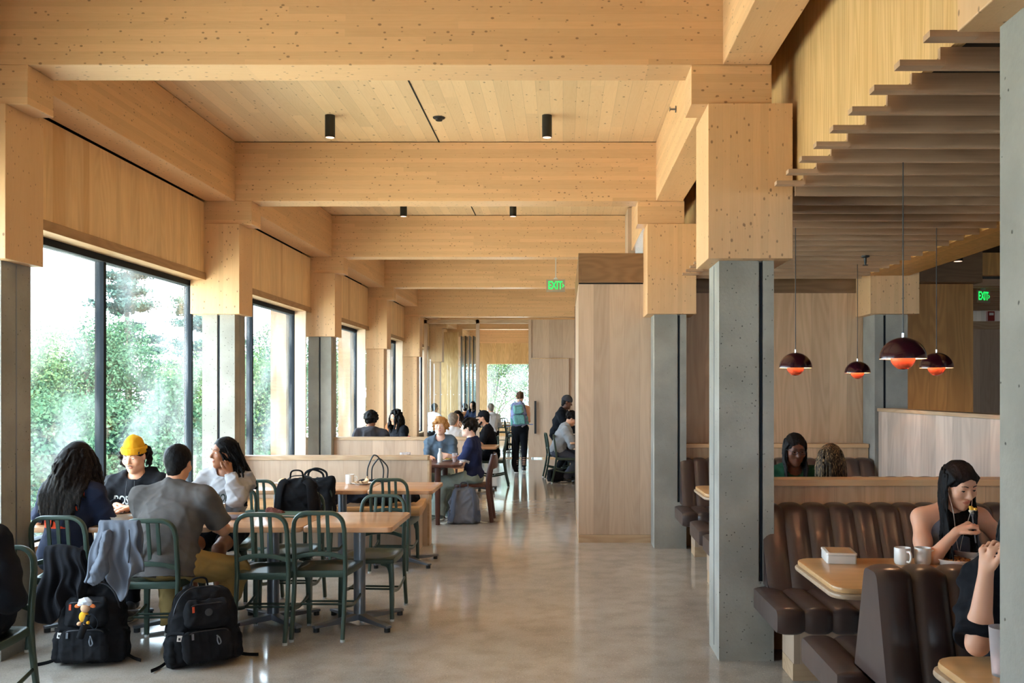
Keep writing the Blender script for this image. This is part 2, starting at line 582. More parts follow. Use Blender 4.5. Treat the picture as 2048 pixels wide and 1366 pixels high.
for k in range(-2, 8):
    y = KY(k)
    bl = None if k in (4, 7) else (-3.78, -3.18, y + 0.02, y + 0.30)
    column(-3.71, -3.375, y + .08, y + .39, -3.80, -3.30, y, y + .40,
           ('timber' if k > 2 else 'concrete') + ' window-side column under a spruce capital, %s along the glass' % ORD[k], bl, 0.5, k > 2, 1)
    if k < 2:
        column(.94, 1.27, y + .095, y + .47, .86, 1.36, y, y + .50,
               'pitted concrete column with spruce capital on the aisle side of the booths, %s' % ORD[k], (.762, 1.24, y + .02, y + .30), .76, False, -1)
        column(3.21, 3.55, y + .095, y + .47, 3.133, 3.634, y, y + .50,
               'concrete column with spruce capital behind the booths, %s' % ORD[k], None, .30, False, None)

# ---------------------------------------------------------------- window wall
XG = -3.85
nwin = 0
for k in range(-3, 7):
    ya, yb = KY(k) + .402, KY(k + 1) - .002
    o = bx('wall_left', M_panel, None, -3.82, -3.657, ya, yb, 2.832, ZB - .02)
    struct(o, 'larch wall panel above the windows between columns, bay %s' % ('%s' % ORD.get(k + 1, 'out of sight')), 'wall')
    if k < -1:
        struct(bx('wall_left', M_oakY, None, -3.93, -3.82, ya - .4, yb, .50, 2.83), 'unseen oak wall added in window bays to cut front light, bay %d' % (k + 4), 'wall')  # bays closed out of view to lower the front fill light
        continue
    nwin += 1
    win = bx('window_%d' % nwin, M_glass, None, XG - .006, XG, ya - .42, yb + .02, .50, 2.765)
    struct(win, 'tall clear window onto the trees, bay ending at the %s column' % ORD.get(k + 1, 'hidden'), 'window')
    win.name = 'window_%d' % nwin
    bx('lintel', M_lint, win, -3.82, -3.64, ya, yb, 2.755, 2.83, bevel=.002)
    bx('head_frame', M_frame, win, XG - .05, XG + .045, ya - .42, yb + .02, 2.70, 2.754)
    bx('sill_frame', M_frame, win, XG - .05, XG + .045, ya - .42, yb + .02, .50, .55)
    my = {0: (7.715, 9.53), 1: (11.39, 13.16), 2: (15.4, 17.2), 3: (19.3, 21.2)}.get(k, (ya + 1.75, yb - .03))
    for q in my:
        bx('mullion', M_frame, win, XG - .045, XG + .03, q - .022, q + .022, .55, 2.70)
    if k >= 1:
        bx('jamb', M_oakY, win, -3.80, -3.645, yb - .28, yb - .245, .5, 2.755)
        bx('outer_pier', M_brown, win, -4.16, -3.94, yb - .22, yb + .2, -1, 3.0)
    portal(-4.0, (ya + yb) / 2, 1.65, 2.3, BAY, (0, R(-90), 0))
struct(bx('wall_light_block', M_gap, None, -4.2, -3.93, Y0, Y1, 2.80, 4.4), 'dark band added outside to stop light leaking above the windows', 'wall')  # added block: keeps daylight from leaking in over the panels
o = bx('wall_left', M_oakY, None, -3.92, -3.80, Y0, Y1, 0, .50)
struct(o, 'low oak wall under the window sills', 'wall')
struct(bx('trim_1', M_oakL, None, -3.95, -3.70, Y0, Y1, .50, .535), 'oak window sill board along the glass', 'trim')

# wall behind the camera, right side walls, closing the hall
m = MB()
m.box(-3.9, 1.45, Y0 - .12, Y0, 0, 4.17).box(1.45, 8, Y0 - .12, Y0, 0, .45).box(1.45, 8, Y0 - .12, Y0, 2.8, 4.17).box(7.6, 8, Y0 - .12, Y0, .45, 2.8)
wb = m.make('wall_back', M_oakZ, None)
portal(4.52, Y0 - .2, 1.62, 6.2, 2.35, (R(90), 0, 0))
o = bx('window_12', M_glass, None, 1.45, 7.6, Y0 - .07, Y0 - .064, .45, 2.8)  # added out of view to bring front light into the booths
struct(o, 'wide unseen window added behind the camera to light the booths', 'window')
for i in range(4): bx('mullion', M_frame, o, 1.6 + 1.98 * i, 1.66 + 1.98 * i, Y0 - .1, Y0 - .03, .45, 2.8)
struct(bx('ground_front', plain('bounce_cut_ground', (.02, .04, .012, 1), .9), None, -4.3, 40, -60, Y0 - .2, -2.8, -2.6), 'unseen ground behind the camera, darkened to cut bounce light', 'ground')  # dark tone chosen to keep bounced light off the beam fronts
struct(wb, 'oak wall closing the hall behind the camera', 'wall')
struct(bx('wall_right', M_oakY, None, 7.9, 8.02, Y0, Y1, 0, 4.17), 'oak wall at the far side beyond the booths', 'wall')
so_w = struct(bx('wall_soffit', M_soffit, None, 1.39, 1.43, Y0, 13.4, 2.862, 4.17), 'vertical larch boarding above the booth ceiling edge', 'wall')

# slatted ceiling over the booths: notched slats, each with a thin tongue passing under the boarding
m = MB()
zb = 2.78
for i in range(-14, 25):
    y = 3.04 + .269 * i
    xs = 1.35
    if KY(0) - .03 < y < KY(0) + .53 or KY(1) - .03 < y or KY(-1) - .03 < y < KY(-1) + .53: xs = 1.372
    else: m.box(1.192, xs + .001, y - .035, y + .022, zb, zb + .0215)
    m.box(xs, 3.065, y, y + .022, zb, zb + .079)
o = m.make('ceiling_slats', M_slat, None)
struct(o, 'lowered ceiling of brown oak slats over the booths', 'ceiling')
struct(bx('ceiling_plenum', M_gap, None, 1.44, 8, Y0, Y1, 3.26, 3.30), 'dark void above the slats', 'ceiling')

# end wall of the booths, the closet block by the aisle
o = bx('wall_booth_end', M_boothwall, None, 1.285, 3.205, 9.90, 10.0, 0, 2.672)
bx('header', M_brown, o, 1.285, 3.205, 9.89, 10.0, 2.672, 3.25)
struct(o, 'brown oak wall behind the last booth', 'wall')
o = bx('wall_closet', M_oakZ, None, .166, .95, 9.92, 12.8, .085, 2.77)
struct(o, 'tall pale oak closet block standing beside the aisle', 'wall')
bx('plinth', M_oakX, o, .166, .95, 9.91, 12.8, 0, .083)
bx('header', M_brown, o, .166, .95, 9.90, 12.8, 2.785, 3.10)
bx('header_panel', M_brown, o, .20, .95, 9.885, 9.899, 2.785, 2.94)
bx('shadow_line', M_gap, o, .17, .95, 9.93, 12.79, 2.77, 2.785)
bx('edge_strip', M_frame, o, .160, .166, 12.5, 12.53, .0, 2.77)
struct(bx('wall_aisle', M_oakY, None, .9, 1.0, 12.81, 33, 0, 4.16), 'oak wall on the right of the aisle beyond the closet', 'wall')

# half wall behind the booths, golden oak core and the corridor beyond
o = bx('wall_half_side', wood('pale_pine_half_wall', (0.62, 0.49, 0.40, 1), (0.44, 0.32, 0.25, 1), 'Z', pw=0.17, across='Y', var=0.17, ring=10, seam=0.15), None, 3.22, 3.36, Y0, 9.44, 0, 1.415)
struct(o, 'pale pinkish oak half wall running behind the booths', 'wall')
bx('cap_rail', M_oakL, o, 3.205, 3.375, Y0, 9.44, 1.417, 1.45, bevel=.003)
o = bx('wall_golden', M_gold, None, 3.40, 4.70, 10.6, 11.6, 0, 2.85)
struct(o, 'golden oak core wall beyond the half wall', 'wall')
bx('header', M_brown, o, 3.40, 4.74, 10.45, 11.6, 2.852, 3.255)
bx('header_panel', M_brown, o, 3.40, 4.66, 10.43, 10.449, 2.87, 3.06)
struct(bx('beam', M_gold, None, 3.075, 3.52, 5.99, 9.42, 2.80, 3.25), 'golden timber beam at the outer edge of the slats', 'beam')
o = bx('wall_corridor', M_oakZ, None, 4.75, 7.9, 15.0, 15.1, 0, 2.75)
struct(o, 'oak wall at the end of the side corridor', 'wall')
bx('rail', M_oakX, o, 4.75, 7.9, 14.95, 14.999, 2.62, 2.75)
m = MB()
for i in range(14):
    m.box(4.76, 7.9, 11.2 + .27 * i, 11.23 + .27 * i, 2.90, 2.98)
struct(m.make('ceiling_corridor_slats', M_slat, None), 'slatted ceiling of the side corridor', 'ceiling')
struct(bx('wall_corridor_head', M_gold, None, 4.75, 7.9, 10.9, 11.0, 2.99, 3.255), 'golden band above the side corridor', 'wall')

# ---------------------------------------------------------------- half walls between the table groups
def half_wall(y, x1, label):
    o = bx('wall_half', M_oakZ, None, -3.79, x1, y, y + .15, 0, .895)
    struct(o, label, 'wall')
    bx('cap_rail', M_oakX, o, -3.79, x1 + .005, y - .012, y + .165, .897, .942, bevel=.003)
    bx('end_trim', M_oakX, o, x1 + .001, x1 + .022, y - .004, y + .155, 0, .895)
    return o


half_wall(9.72, -1.425, 'nearer pale oak half wall with cap rail behind the second table row')
half_wall(13.62, -1.385, 'farther pale oak half wall with cap rail behind the dark wood table')

# ---------------------------------------------------------------- glazed partition and sliding door
YP = 22.2
px = lambda x, y=YP: (x - VX) * y / FPX
o = bx('window_partition', M_part, None, px(854), px(952), YP + .03, YP + .04, .06, 3.30)
struct(o, 'fixed glass screen left of the doorway', 'window')
bx('post', M_oakZ, o, px(848), px(854), YP, YP + .09, 0, 3.33)
bx('post', M_oakZ, o, px(952), px(958.5), YP, YP + .09, 0, 3.33)
bx('top_rail', M_oakX, o, px(848), px(1057), YP, YP + .09, 3.24, 3.33)
bx('bottom_rail', M_oakX, o, px(854), px(952), YP, YP + .09, 0, .06)
for i in range(8):
    MB().box(px(858 + 12 * i), px(859.6 + 12 * i), YP + .027, YP + .03, 1.52, 1.545).make('manifestation_dot', M_white, o)
o = bx('wall_partition', M_oakZ, None, px(1057), .9, YP, YP + .1, 2.41, 3.33)
struct(o, 'oak panel fixed above the sliding door', 'wall')
bx('post', M_oakZ, o, px(1057), px(1063), YP - .02, YP - .001, 0, 3.33)
o = bx('door_1', M_oakZ, None, px(1063), px(1138), YP - .06, YP, .03, 2.39)
struct(o, 'oak sliding door with long black pull handle', 'door')
m = MB()
hx = px(1071)
m.box(hx - .025, hx + .025, YP - .13, YP - .10, .60, 1.38)
m.box(hx - .015, hx + .015, YP - .11, YP - .06, .68, .72)
m.box(hx - .015, hx + .015, YP - .11, YP - .06, 1.26, 1.30)
m.make('handle', M_black, o)
struct(bx('trim_2', M_oakZ, None, px(1138), .9, YP, YP + .06, 0, 2.405), 'oak strip beside the sliding door', 'trim')
struct(bx('trim_3', M_oakX, None, px(958.5), px(1057), YP, YP + .09, 0, .02), 'oak threshold of the doorway', 'trim')

# ---------------------------------------------------------------- far room
YF = 33.2
m = MB()
m.box(-3.8, -2.72, YF, YF + .12, 0, 3.33).box(-2.72, .95, YF, YF + .12, 2.575, 3.33).box(-.75, .95, YF, YF + .12, 0, 2.575).box(-2.72, -.75, YF, YF + .12, 0, .5)
struct(m.make('wall_far', M_panelX, None), 'larch wall around the far window', 'wall')
o = bx('window_11', M_glass, None, -2.72, -.75, YF + .06, YF + .066, .5, 2.575)
struct(o, 'bright far window seen through the doorway', 'window')
portal(-1.73, YF + .2, 1.55, 1.95, 2.05, (R(-90), 0, 0))
o = bx('wall_far_return', M_panelX, None, -3.79, -3.05, 26.9, 27.0, 0, 3.33)
struct(o, 'timber return wall in the far room', 'wall')
o = thing('folding_door', 'stack of folded glass door leaves standing in the far room', 'door', (0, 0, 0))
for i in range(4):
    x0 = px(922 + 8 * i, 26)
    lf = MB().box(x0, x0 + .03, 25.9, 26.5, .02, 3.16).make('leaf', M_downl if i % 2 else M_steel, o)
    bx('leaf_pane', M_part, lf, x0 + .034, x0 + .04, 25.95, 26.45, .1, 3.05)

# ---------------------------------------------------------------- outside
gm = NT('pale_outside_paving')
gm.set(color=gm.mix(gm.ramp(gm.noise(gm.obj(), .25, 3), .45, .6), srgb(176, 176, 150), srgb(214, 210, 202)), rough=.9)
struct(bx('ground', gm.m, None, -80, -4.3, -20, 90, -2.8, -2.6), 'sunlit ground and paving outside the windows', 'ground')
M_leaf = [leafm('bright_leaves', (.034, .075, .036, 1), (.085, .135, .056, 1)), leafm('deep_leaves', (.022, .058, .036, 1), (.055, .105, .058, 1)), leafm('blue_green_needles', (.018, .046, .042, 1), (.040, .075, .066, 1))]
M_bark = plain('grey_bark', srgb(64, 56, 48), .9, noise=.3, scale=6)
GZ = -2.6


def tree(name, label, cat, group, X, Y, ztop, rad, kind, leaves, seed):
    g = np.random.default_rng(seed)
    leaves = leaves * 2
    t = thing(name, label, cat, (X, Y, GZ), 0, group)
    hgt = ztop - GZ
    MB().tube([(0, 0, 0), (.05, 0, hgt * .4), (-.03, .05, hgt * .75), (0, 0, hgt * (.97 if kind == 'pine' else .82))], lambda q: .02 + .16 * (1 - q) * (.5 if kind == 'column' else 1), n=8).make('trunk', M_bark, t, True)
    if kind == 'pine':
        nb = 70
        lv = g.uniform(.12, 1, nb)
        ang = g.uniform(0, 6.28, nb)
        ln = rad * (1.05 - lv) * g.uniform(.7, 1.15, nb) + .25
        which = g.integers(0, nb, leaves)
        q = g.uniform(.15, 1, leaves) ** .7
        p = np.stack([np.cos(ang[which]) * ln[which] * q, np.sin(ang[which]) * ln[which] * q, lv[which] * hgt + .12 * hgt * .2 * q], 1)
        p += g.normal(0, .16, (leaves, 3)) * np.array([1, 1, .45])
        size = g.uniform(.04, .08, leaves)
        m_ = MB()
        for i in range(nb):
            m_.tube([(0, 0, lv[i] * hgt), (math.cos(ang[i]) * ln[i], math.sin(ang[i]) * ln[i], lv[i] * hgt + .05)], .025, n=5)
        m_.make('branches', M_bark, t, True)
    else:
        nb = 26 if kind == 'round' else 18
        if kind == 'round':
            d = g.normal(0, 1, (nb, 3)); d /= np.linalg.norm(d, axis=1)[:, None]
            c = d * rad * g.uniform(.35, .8, (nb, 1)) * np.array([1, 1, hgt * .36 / rad]) + np.array([0, 0, hgt * .60])
            br = rad * g.uniform(.28, .48, nb)
            m_ = MB()
            for i in range(0, nb, 2):
                m_.tube([(0, 0, hgt * .3), tuple(c[i] * .6 + np.array([0, 0, hgt * .15])), tuple(c[i])], .03, n=5)
            m_.make('branches', M_bark, t, True)
        else:
            zz = np.linspace(.10, .93, nb) * hgt
            pr = rad * np.sin(np.linspace(.35, 2.95, nb)) ** .7
            c = np.stack([g.normal(0, .25, nb) * pr, g.normal(0, .25, nb) * pr, zz], 1)
            br = pr * .75 + .15
        which = g.integers(0, nb, leaves)
        d = g.normal(0, 1, (leaves, 3)); d /= np.linalg.norm(d, axis=1)[:, None]
        p = c[which] + d * br[which][:, None] * g.uniform(.55, 1.05, (leaves, 1))
        size = g.uniform(.03, .062, leaves)
    a = g.normal(0, 1, (leaves, 3)); a /= np.linalg.norm(a, axis=1)[:, None]
    b = np.cross(a, g.normal(0, 1, (leaves, 3))); b /= np.linalg.norm(b, axis=1)[:, None]
    s_ = size[:, None]
    v = np.stack([p - a * s_, p + b * s_ * .55, p + a * s_, p - b * s_ * .55], 1).reshape(-1, 3)
    me = bpy.data.meshes.new('crown')
    me.from_pydata(v.tolist(), [], np.arange(leaves * 4).reshape(-1, 4).tolist())
    link('crown', me, M_leaf[{'round': 0, 'column': 1, 'pine': 2}[kind]] if kind != 'round' or seed % 2 else M_leaf[1], t)
    return t


TG = 'trees outside the windows'
for i, (n_, lb, X, Y, zt, rd_, kd, lv) in enumerate([
    ('maple_tree', 'leafy bright green tree low in the left of the nearest window', -15.2, 26, 3.7, 2.6, 'round', 15000),
    ('maple_tree', 'leafy tree just left of the mullion of the nearest window', -13.4, 26, 4.3, 2.3, 'round', 13000),
    ('pine_tree', 'tall ragged pine right of the mullion in the nearest window', -14.6, 31, 6.4, 2.9, 'pine', 15000),
    ('pine_tree', 'broad pine behind the nearest concrete window column', -14.3, 37, 7.0, 3.4, 'pine', 15000),
    ('maple_tree', 'big leafy tree at the right of the nearest window', -10.2, 27, 3.4, 2.4, 'round', 14000),
    ('hornbeam_tree', 'slim upright tree low between the beanie and the mullion', -8.3, 17.2, 1.4, .75, 'column', 8000),
    ('hornbeam_tree', 'slim upright tree right of the mullion of the nearest window', -8.3, 19.6, 1.9, .8, 'column', 9000),
    ('hornbeam_tree', 'slim upright tree near the second concrete column', -8.3, 22.3, 1.6, .8, 'column', 8000),
    ('hornbeam_tree', 'slim upright tree at the left end of the nearest window', -8.3, 15.0, 1.3, .8, 'column', 8000),
    ('maple_tree', 'leafy tree filling the second window', -10.0, 33, 4.4, 2.3, 'round', 13000),
    ('hornbeam_tree', 'slim tree low in the second window', -8.3, 26.5, 2.4, .9, 'column', 8000),
    ('maple_tree', 'leafy tree filling the third window', -8.6, 38, 4.6, 2.3, 'round', 12000),
    ('maple_tree', 'tree at the far left beyond the nearest window', -19.0, 29, 2.9, 3.0, 'round', 12000),
    ('maple_tree', 'broad dark tree low behind the slim trees', -12.0, 23.5, 2.2, 2.2, 'round', 12000),
    ('maple_tree', 'leafy tree left of the walker in the far window', -3.6, 47, 5.6, 2.6, 'round', 11000),
    ('maple_tree', 'leafy tree right in the far window', -.6, 48, 5.8, 2.8, 'round', 11000)]):
    tree(n_, lb, 'tree', TG, X, Y, zt, rd_, kd, lv, 11 + i)
struct(bx('ground_rear', gm.m, None, -4.3, 30, 34, 90, -2.8, -2.6), 'sunlit ground beyond the far window', 'ground')
# ================================================================ furniture
def arc3(pts, n=6):
    """Catmull-Rom through points"""
    P = [Vector(p) for p in pts]
    P = [P[0] * 2 - P[1]] + P + [P[-1] * 2 - P[-2]]
    out = []
    for i in range(1, len(P) - 2):
        for j in range(n):
            t = j / n
            a, b, c, d = P[i - 1], P[i], P[i + 1], P[i + 2]
            out.append(0.5 * ((2 * b) + (c - a) * t + (2 * a - 5 * b + 4 * c - d) * t * t + (3 * b - a - 3 * c + d) * t ** 3))
    out.append(P[-2])
    return out


# ---- green metal slat-back chair; local: sitter looks along +y, origin on the floor under the seat
def make_chair():
    t = thing('dining_chair', 'x', 'chair')
    hw = .162                                                        # half width at the back
    yb = lambda z: -.215 + (-.055 * ((z - .45) / .40) ** 1.3 if z > .45 else -.085 * ((.45 - z) / .45) ** 1.4)
    pts = [(-hw - .004, yb(z), z) for z in (.015, .15, .30, .45, .58, .72)]
    ztop, r_ = .832, .085
    for a in range(0, 91, 15):
        z = ztop - r_ + r_ * math.sin(R(a))
        pts.append((-hw + r_ - r_ * math.cos(R(a)), yb(z), z))
    pts += [(-x, y, z) for x, y, z in pts[::-1]]
    MB().tube(pts, .0135, .0175, n=12, up=(1, 0, 0), square=.35).make('back_frame', M_chair, t, True)
    for i in (-1, 0, 1):
        x = i * .058
        MB().tube([(x, yb(z) + .004, z) for z in (.555, .62, .70, .78, .828)], .0125, .0075, n=8, up=(1, 0, 0), square=.5).make('back_slat', M_chair, t, True)
    MB().tube(arc3([(-.158, yb(.54), .535), (-.08, yb(.54) - .01, .556), (0, yb(.54) - .014, .562), (.08, yb(.54) - .01, .556), (.158, yb(.54), .535)]), .016, .010, n=8, up=(0, 0, 1), square=.4).make('crossbar', M_chair, t, True)
    # dished seat
    nx, ny = 18, 18
    v, f = [], []
    def edge(u, w_):
        hwid = .165 + .035 * w_ + .012 * math.sin(math.pi * w_)
        x = u * hwid
        y = -.215 + .43 * w_ + (.018 * (1 - u * u) * (w_ ** 3))
        return x, y
    for j in range(ny + 1):
        for i in range(nx + 1):
            u, w_ = -1 + 2 * i / nx, j / ny
            x, y = edge(u, w_)
            rr = ((u / .86) ** 2) ** 1.6 + (((w_ - .47) / .42) ** 2) ** 1.6
            d = max(0, 1 - rr)
            z = .447 - .020 * min(1, d * 1.8) - .010 * max(0, w_ - .86) / .14 * 1.0
            v.append((x, y, z))
    n0 = len(v)
    for j in range(ny + 1):
        for i in range(nx + 1):
            u, w_ = -1 + 2 * i / nx, j / ny
            x, y = edge(u, w_)
            v.append((x, y, .402 + .006 * w_))
    W = nx + 1
    for j in range(ny):
        for i in range(nx):
            a = j * W + i
            f.append((a, a + 1, a + W + 1, a + W)); f.append((n0 + a, n0 + a + W, n0 + a + W + 1, n0 + a + 1))
    rim = [i for i in range(W)] + [j * W + nx for j in range(1, W)] + [ny * W + i for i in range(nx - 1, -1, -1)] + [j * W for j in range(ny - 1, 0, -1)]
    for q in range(len(rim)):
        a, b = rim[q], rim[(q + 1) % len(rim)]
        f.append((a, n0 + a, n0 + b, b))
    MB().add(v, f).make('seat', M_chair, t, True, bevel=.005)
    for s in (-1, 1):
        MB().tube(arc3([(s * .172, .192, .405), (s * .180, .196, .33), (s * .184, .200, .2), (s * .186, .204, .015)], 4), lambda q: .021 - .006 * q, n=10, square=.4).make('leg', M_chair, t, True)
        g = MB().tube(arc3([(s * .170, .188, .33), (s * .150, .19, .385), (s * .105, .195, .402)], 4), .012, n=6)
        g.make('gusset', M_chair, t, True)
        MB().tube(arc3([(s * .166, yb(.2), .225), (s * .178, -.02, .185), (s * .184, .198, .215)], 5), .008, .013, n=8, up=(1, 0, 0)).make('side_stretcher', M_chair, t, True)
        MB().tube([(s * .166, yb(.02), .0), (s * .166, yb(.02), .016)], .0165, n=10).make('glide', M_glide, t, True)
        MB().tube([(s * .186, .204, .0), (s * .186, .204, .016)], .0155, n=10).make('glide', M_glide, t, True)
    for y in (-.055, .035):
        MB().tube([(-.179, y, .190), (.179, y, .190)], .0075, .0075, n=8).make('cross_rail', M_chair, t, True)
    return t


chair0 = make_chair()
nch = [0]


def chair(x, y, rz, label, group=None):
    """(x, y) under the middle of the chair back's feet line -> the seat centre sits .26 ahead"""
    a = R(rz)
    loc = (x - math.sin(a) * .27, y + math.cos(a) * .27, 0)
    if not nch[0]:
        c = chair0
        c.location, c.rotation_euler, c['label'] = loc, (0, 0, a), label
        if group: c['group'] = group
    else: c = dup(chair0, loc, a, label, group)
    nch[0] += 1
    return c


GC = 'green metal chairs at the window tables'
chair(-1.595, 6.02, 0, 'empty green chair at the aisle end of the front table, beside the steel leg', GC)
chair(-1.945, 5.94, 0, 'empty green chair between the khaki-trousered man and another empty chair', GC)
chair(-2.545, 5.66, 3, 'green chair draped with a grey jacket under the man in the grey polo', GC)
chair(-3.175, 5.80, 4, 'green chair of the woman with very long dark wavy hair', GC)
chair(-1.36, 7.02, 176, 'empty green chair across the front table facing the camera at its aisle end', GC)
chair(-2.03, 7.22, 180, 'green chair across the front table holding a black backpack', GC)
chair(-2.66, 7.52, 186, 'green chair of the woman in the pale grey hoodie', GC)
chair(-3.36, 7.52, 180, 'green chair of the man in the yellow beanie', GC)
chair(-1.56, 8.28, 0, 'empty green chair at the aisle end of the second table row', GC)
chair(-2.22, 8.15, 0, 'green chair of the second table row with a black tote bag on it', GC)
chair(-2.70, 8.15, 0, 'green chair of the second table row just right of the braided woman', GC)
chair(-2.84, 4.70, 180, 'green chair cut off at the picture edge under the person in black', GC)
G2 = 'green chairs beyond the half walls'
chair(-.17, 16.45, -90, 'green chair under the man in the pale grey hoodie by the right wall', G2)
chair(-.33, 17.25, -82, 'empty green chair behind the man in the pale grey hoodie', G2)
chair(-.95, 15.75, 92, 'green chair with a black jacket hung on it, under the man in the black cap', G2)
chair(-2.98, 14.02, 0, 'green chair under the person in the charcoal hoodie', G2)
chair(-2.20, 14.08, 0, 'empty dark green chair just beyond the farther half wall', G2)
chair(-2.18, 16.12, 176, 'empty green chair across the far table, seen between the curly woman and the blond man', G2)
chair(-1.72, 14.10, 0, 'green chair under the grey-haired person in white', G2)
chair(-1.76, 16.12, 180, 'green chair of the woman resting her cheek on her hand', G2)
chair(-2.74, 16.08, 150, 'green chair of the woman with long black curls', G2)
M_pale = plain('pale_grey_powder_coat', srgb(176, 190, 196), .35, .2)
chair(-3.42, 16.78, -60, 'green chair under the person in rust by the window', G2)
pc = chair(-2.58, 14.10, 0, 'empty pale grey metal chair just beyond the farther half wall', G2)
for c_ in kids(pc):
    c_.data = c_.data.copy()
    c_.data.materials[0] = M_pale
GF = 'dark chairs in the far room'
for i, (x, y, a, lb) in enumerate([(-3.5, 24.6, 0, 'chair in the far room under the person in a white shirt'), (-2.55, 24.0, 30, 'chair in the far room under the dark-haired person'),
                                  (-1.85, 24.3, 180, 'chair in the far room under the grey-haired person'), (-1.55, 24.5, -90, 'first empty chair in the far room left of the walker'),
                                  (-1.3, 25.4, 180, 'second empty chair in the far room left of the walker'), (-1.75, 26.6, 0, 'empty chair farther back in the far room before the window'),
                                  (-1.05, 27.2, 180, 'empty chair right before the far window'), (-2.2, 27.2, 0, 'empty chair beside the folded glass doors')]):
    chair(x, y, a, lb, GF)


# ---- pedestal tables
def slab(x0, x1, y0, y1, z0, z1, r, mat, parent, name='tabletop', bev=.006):
    return MB().prism(rrect(x0, x1, y0, y1, r), 'z', z0, z1).make(name, mat, parent, smooth=True, bevel=bev)


def make_table(w_, d_, h=.728, th=.036):
    t = thing('cafe_table', 'x', 'table')
    slab(-w_ / 2, w_ / 2, -d_ / 2, d_ / 2, h - th, h, .045, M_table, t)
    MB().tube([(0, 0, .055), (0, 0, h - th)], .041, n=24).make('column', M_steel, t, True)
    MB().box(-.13, .13, -.13, .13, h - th - .008, h - th - .001).make('mounting_plate', M_steel, t)
    for a in (45, 135, 225, 315):
        ca, sa = math.cos(R(a)), math.sin(R(a))
        m = MB()
        L = .36
        v = []
        for q, hw, zt, zb_ in ((.02, .03, .075, .03), (.5, .027, .058, .028), (1, .022, .045, .028)):
            for sx in (-1, 1):
                for z in (zb_, zt):
                    v.append((ca * L * q - sa * hw * sx, sa * L * q + ca * hw * sx, z))
        f = []
        for k in range(2):
            o = k * 4
            f += [(o, o + 1, o + 5, o + 4), (o + 2, o + 6, o + 7, o + 3), (o + 1, o + 3, o + 7, o + 5), (o, o + 4, o + 6, o + 2)]
        f += [(0, 2, 3, 1), (8, 9, 11, 10)]
        ft = m.add(v, f).make('foot', M_steel, t, bevel=.004)
        MB().tube([(ca * L * .94, sa * L * .94, 0), (ca * L * .94, sa * L * .94, .03)], .021, n=12).make('glide', M_black, ft, True)
    return t


TW = .60
tab0 = make_table(TW - .006, .77)
tab0.location = (-1.425, 6.48, 0)
TG_ = 'square maple tables in rows by the windows'
tab0['label'], tab0['group'] = 'maple table at the aisle end of the front row, empty top', TG_
dup(tab0, (-2.03, 6.48, 0), 0, 'middle maple table of the front row with laptop, folder and mug', TG_)
dup(tab0, (-2.635, 6.48, 0), 0, 'window-side maple table of the front row with a white bowl', TG_)
dup(tab0, (-3.24, 6.48, 0), 0, 'maple table of the front row against the window, hidden by the long-haired woman', TG_)
for i, (x, lb) in enumerate([(-1.475, 'aisle-end maple table of the second row, bare top'), (-2.08, 'second-row maple table with mug and plate of scraps'),
                             (-2.685, 'second-row maple table with a bun on a plate'), (-3.29, 'second-row maple table against the window')]):
    dup(tab0, (x, 8.72, 0), 0, lb, TG_)
for i, (x, lb) in enumerate([(-1.36, 'maple table beyond the farther half wall, before the man in the cap'), (-1.96, 'maple table beyond the farther half wall, before the person in white'),
                             (-2.57, 'maple table beyond the farther half wall with a sauce bottle'), (-3.2, 'maple table beyond the farther half wall by the window')]):
    dup(tab0, (x, 15.10, 0), 0, lb, TG_)
dup(tab0, (.42, 16.5, 0), 0, 'maple table by the right wall behind the closet', TG_)
dup(tab0, (-2.84, 3.74, 0), 0, 'maple table whose corner shows at the left picture edge', TG_)
dup(tab0, (-2.9, 24.6, 0), 0, 'table in the far room among the seated people', TG_)
dup(tab0, (-1.35, 24.95, 0), 0, 'pale table in the far room left of the walker', TG_)


# ---- wooden benches against the half walls
def wall_bench(y, x1, label):
    t = thing('wall_bench', label, 'bench', (0, 0, 0), 0, 'wooden benches along the half walls')
    prof = [(y, .50), (y - .10, .49), (y - .26, .462), (y - .38, .458), (y - .44, .470), (y - .475, .462), (y - .487, .43), (y - .48, .40), (y - .44, .375), (y - .30, .37), (y - .12, .40), (y, .42)]
    MB().prism(prof, 'x', -3.72, x1).make('seat', M_oakBench, t, True, bevel=.004)
    bx('base', M_oakZ, t, -3.70, x1 - .04, y - .22, y - .02, 0, .372)
    return t


M_oakBench = wood('honey_oak_bench', (0.62, 0.36, 0.16, 1), (0.45, 0.22, 0.08, 1), 'X', ring=12, rough=.35)
wall_bench(9.70, -1.43, 'contoured honey oak bench against the nearer half wall, with coats on it')
wall_bench(13.60, -1.40, 'honey oak bench against the farther half wall behind the blond man')

# ---- dark wood table and chairs
t = thing('wooden_table', 'dark red wood table where the blond man and the boy eat', 'table', (0, 0, 0))
slab(-2.95, -1.24, 11.12, 12.02, .70, .732, .12, M_dark, t)
for x in (-2.85, -1.52):
    for y in (11.22, 11.92):
        MB().tube([(x, y, 0), (x, y, .70)], lambda q: .028 + .012 * q, n=12).make('leg', M_dark, t, True)
bx('apron', M_dark, t, -2.85, -1.52, 11.25, 11.89, .63, .70)


